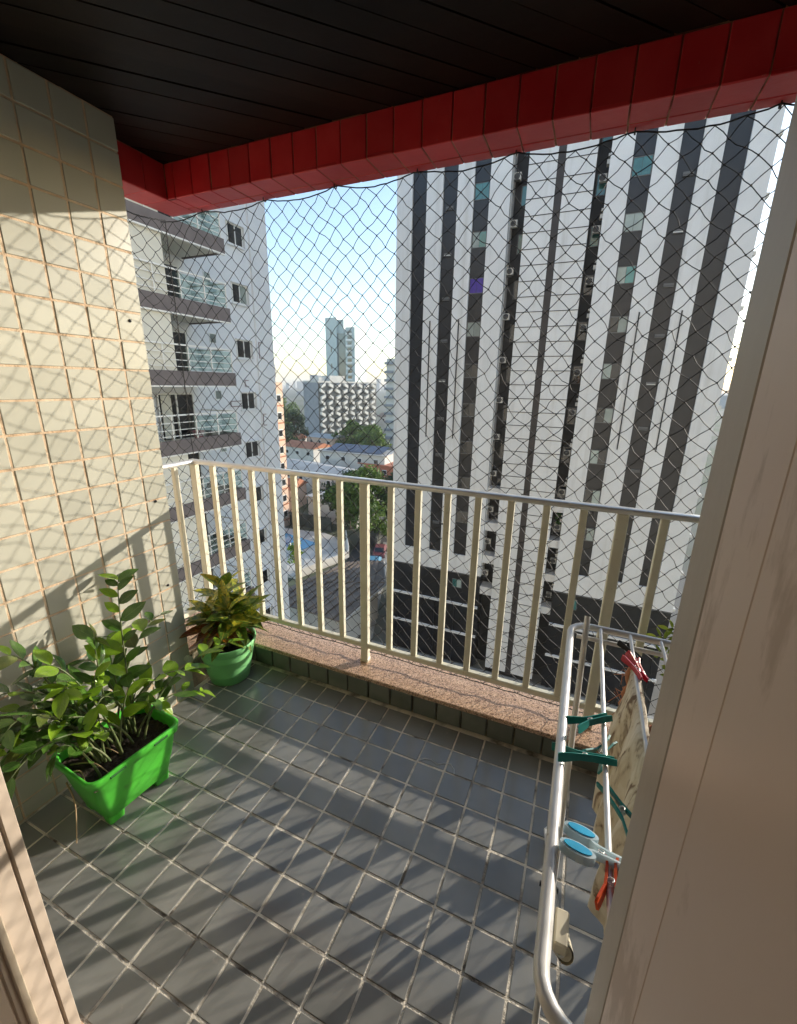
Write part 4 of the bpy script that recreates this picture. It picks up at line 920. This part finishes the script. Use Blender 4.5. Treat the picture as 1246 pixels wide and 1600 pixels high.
for n in range(11): part('balcony', MB().box(-69.3,-66,149.2,149.99,8.5-3*n,9.4-3*n), m_wgrey, ptw)
# far skyline
fs = MB(); rf = random.Random(77)
for i in range(150):
    a = R_(rf.uniform(-75,20)); d = rf.uniform(800,2400); h = rf.uniform(8,26) + (rf.random() < 0.15)*rf.uniform(10,26); w_ = rf.uniform(12,34)
    x, y = d*math.sin(a), d*math.cos(a); fs.box(x-w_/2,x+w_/2,y-8,y+8,G,G+h)
o = solo('far_skyline', fs, mat('far_buildings', (0.42,0.43,0.44), 0.9, (0.30,0.31,0.33), 0.02), 'distant pale buildings along the horizon', 'skyline', kind='stuff')
# cars
def car(label, c, rot, m):
    t = thing('parked_car', label, 'car', (c[0],c[1],G+0.14), 'cars parked below the towers'); r = Matrix.Rotation(R_(rot),4,'Z')
    def pr(sec): # sections along x: (x, halfwidth, z list) -> loft
        pass
    L, Wd = 4.1, 1.7
    side = [(-2.05,0.35),(-2.0,0.75),(-1.25,0.90),(-0.65,1.42),(0.75,1.45),(1.45,0.95),(2.0,0.85),(2.05,0.35)]
    P = []
    for s in (-1,1):
        for x, z in side: wd = Wd/2*(0.80 if z > 1.2 else 1.0); v = r @ Vector((x, s*wd, z)); P.append((c[0]+v.x, c[1]+v.y, c[2]+v.z))
    n = len(side); F = [tuple(range(n))[::-1], tuple(range(n,2*n))] + [(i,(i+1)%n,n+(i+1)%n,n+i) for i in range(n)]
    part('body', MB().poly(P,F), m, t)
    for x in (-1.3,1.3):
        for s in (-1,1):
            v = r @ Vector((x,s*0.82,0.32)); part('wheel', MB().lathe([(0,-0.1),(0.32,-0.1),(0.32,0.1),(0,0.1)], n=14), m_asph, t, loc=(c[0]+v.x,c[1]+v.y,c[2]+v.z), rot=(R_(90),0,R_(rot)))
    for a, b in (((-1.22,0.92),(-0.68,1.38)),((0.80,1.40),(1.42,0.97))):
        Q = []
        for x, z in (a,b):
            for s in (-1,1): v = r @ Vector((x + (0.03 if x > 0 else -0.03), s*0.62, z)); Q.append((c[0]+v.x,c[1]+v.y,c[2]+v.z+0.02))
        part('windscreen', MB().poly(Q,[(0,1,3,2)]), g_dark, t)
m_cr = mat('red_car_paint', (0.22,0.06,0.07), 0.35, (0.20,0.055,0.06), 2, coat=0.6); m_cs = mat('silver_car_paint', (0.42,0.44,0.46), 0.3, (0.40,0.42,0.44), 2, metal=0.5, coat=0.5); m_cb = mat('blue_car_paint', (0.12,0.30,0.45), 0.3, (0.1,0.28,0.42), 2, coat=0.5)
car('red car parked by the boundary wall near the striped tower', (-24.3,53.2,G), 108, m_cr)
car('light blue car parked in front of the red one', (-23.0,48.6,G), 108, m_cb)
car('silver car parked on the street below the tower', (-4.8,29.2,G), 3, m_cs)

# trees
def tree(name, label, c, h, rx_, n, m, seed, size=0.4, ry_=None, crown_lo=0.3):
    t = thing(name, label, 'tree', c, 'trees between the buildings'); r = random.Random(seed); ry_ = ry_ or rx_
    lo, hi = c[2]+h*crown_lo, c[2]+h
    tr = MB().tube([(c[0],c[1],c[2]),(c[0]+r.uniform(-.2,.2),c[1]+r.uniform(-.2,.2),c[2]+h*0.3),(c[0]+r.uniform(-.4,.4),c[1]+r.uniform(-.4,.4),c[2]+h*0.75)], [h*0.03,h*0.022,h*0.008], 8)
    clumps = []
    for k in range(26):
        a = r.uniform(0,6.28); q = math.sqrt(r.random()); zc = r.random()
        prof = math.sin(math.pi*min(1,0.18+0.8*zc))**0.7
        p = Vector((c[0]+rx_*0.8*q*prof*math.cos(a), c[1]+ry_*0.8*q*prof*math.sin(a), lo+(hi-lo)*(0.1+0.85*zc)))
        clumps.append((p, rx_*r.uniform(0.22,0.40)))
        if k < 9: tr.tube([(c[0],c[1],c[2]+h*0.3),tuple((Vector((c[0],c[1],c[2]+h*0.5))+p)/2),tuple(p)], [h*0.012,h*0.008,h*0.003], 5)
    part('trunk', tr, m_bark, t); mb = MB()
    for k in range(n):
        p, cr_ = clumps[r.randrange(len(clumps))]
        v = Vector((r.gauss(0,1),r.gauss(0,1),r.gauss(0,1))).normalized()*cr_*(r.random()**0.4); v.z *= 0.75
        d = (v.normalized()*0.6+Vector((r.gauss(0,1),r.gauss(0,1),r.gauss(0,1)))*0.5).normalized(); e = d.orthogonal().normalized(); e = Matrix.Rotation(r.uniform(0,6.28),3,d) @ e; q = d.cross(e); s = size*r.uniform(.6,1.25)
        pp = p+v; mb.poly([pp-e*s, pp-q*s*.5+d*s*.15, pp+e*s, pp+q*s*.5+d*s*.15], [(0,1,2,3)])
    part('crown', mb, m, t); return t
m_bark = mat('bark', (0.10,0.075,0.05), 0.95, (0.07,0.05,0.035), 3)
m_tg = mat('tree_leaf_green', (0.075,0.135,0.026), 0.6, (0.15,0.235,0.04), 0.9, detail=2, trans=0.35)
m_td = mat('tree_leaf_dark', (0.025,0.055,0.018), 0.6, (0.045,0.085,0.024), 0.7, detail=2, trans=0.2)
tree('mango_tree', 'big dense green tree between the pool and the striped tower', (-29.3,57.6,G), 11.6, 6.6, 7600, m_tg, 1, 0.33, crown_lo=0.06)
tree('shade_tree', 'dark green tree touching the striped tower edge', (-25.8,63.0,G), 11.0, 4.8, 3600, m_td, 2, 0.36, crown_lo=0.15)
tree('shade_tree', 'bushy tree behind the pool fence left of the big one', (-34.2,61.5,G), 10.0, 5.0, 4200, m_td, 3, 0.34, crown_lo=0.1)
tree('broad_tree', 'broad green tree before the patterned block, nearest the striped tower', (-64,128,G), 10.5, 7.5, 2600, m_tg, 4, 0.6, crown_lo=0.2)
tree('broad_tree', 'broad green tree before the middle of the patterned block', (-75,134,G), 11.5, 7.0, 2400, m_tg, 5, 0.6, crown_lo=0.2)
tree('conifer', 'dark tall tree left of the patterned block', (-97,131,G), 15, 5.5, 2600, m_td, 6, 0.55, crown_lo=0.1)
tree('conifer', 'dark tree by the peach tower at the pale block edge', (-88,112,G), 11, 5.0, 2200, m_td, 7, 0.5, crown_lo=0.1)
tree('broad_tree', 'hazy green tree at the far left below the skyline', (-150,190,G), 16, 11, 2200, m_tg, 8, 0.9, crown_lo=0.1)
tree('broad_tree', 'dark round tree low in front of the terracotta roof', (-80,108,G), 8, 4.2, 1600, m_td, 9, 0.5, crown_lo=0.1)
tree('young_palm', 'small yellowish garden tree at the corner of the pool wall', (-31.5,42.5,G), 4.5, 1.5, 500, m_leafy, 10, 0.22, crown_lo=0.3)

# ================================================================== HAZE
hz = bpy.data.materials.new('haze'); hz.use_nodes = True; hn = hz.node_tree.nodes; hl = hz.node_tree.links
hn.remove(hn['Principled BSDF']); pv = hn.new('ShaderNodeVolumePrincipled'); pv.inputs['Color'].default_value = (0.93,0.93,0.93,1); pv.inputs['Density'].default_value = 0.00035
hl.new(pv.outputs[0], hn['Material Output'].inputs['Volume'])
solo('haze', MB().box(-3600,3600,-260,5300,G-2.5,52), hz, 'thin bluish haze over the city', 'haze', kind='stuff')
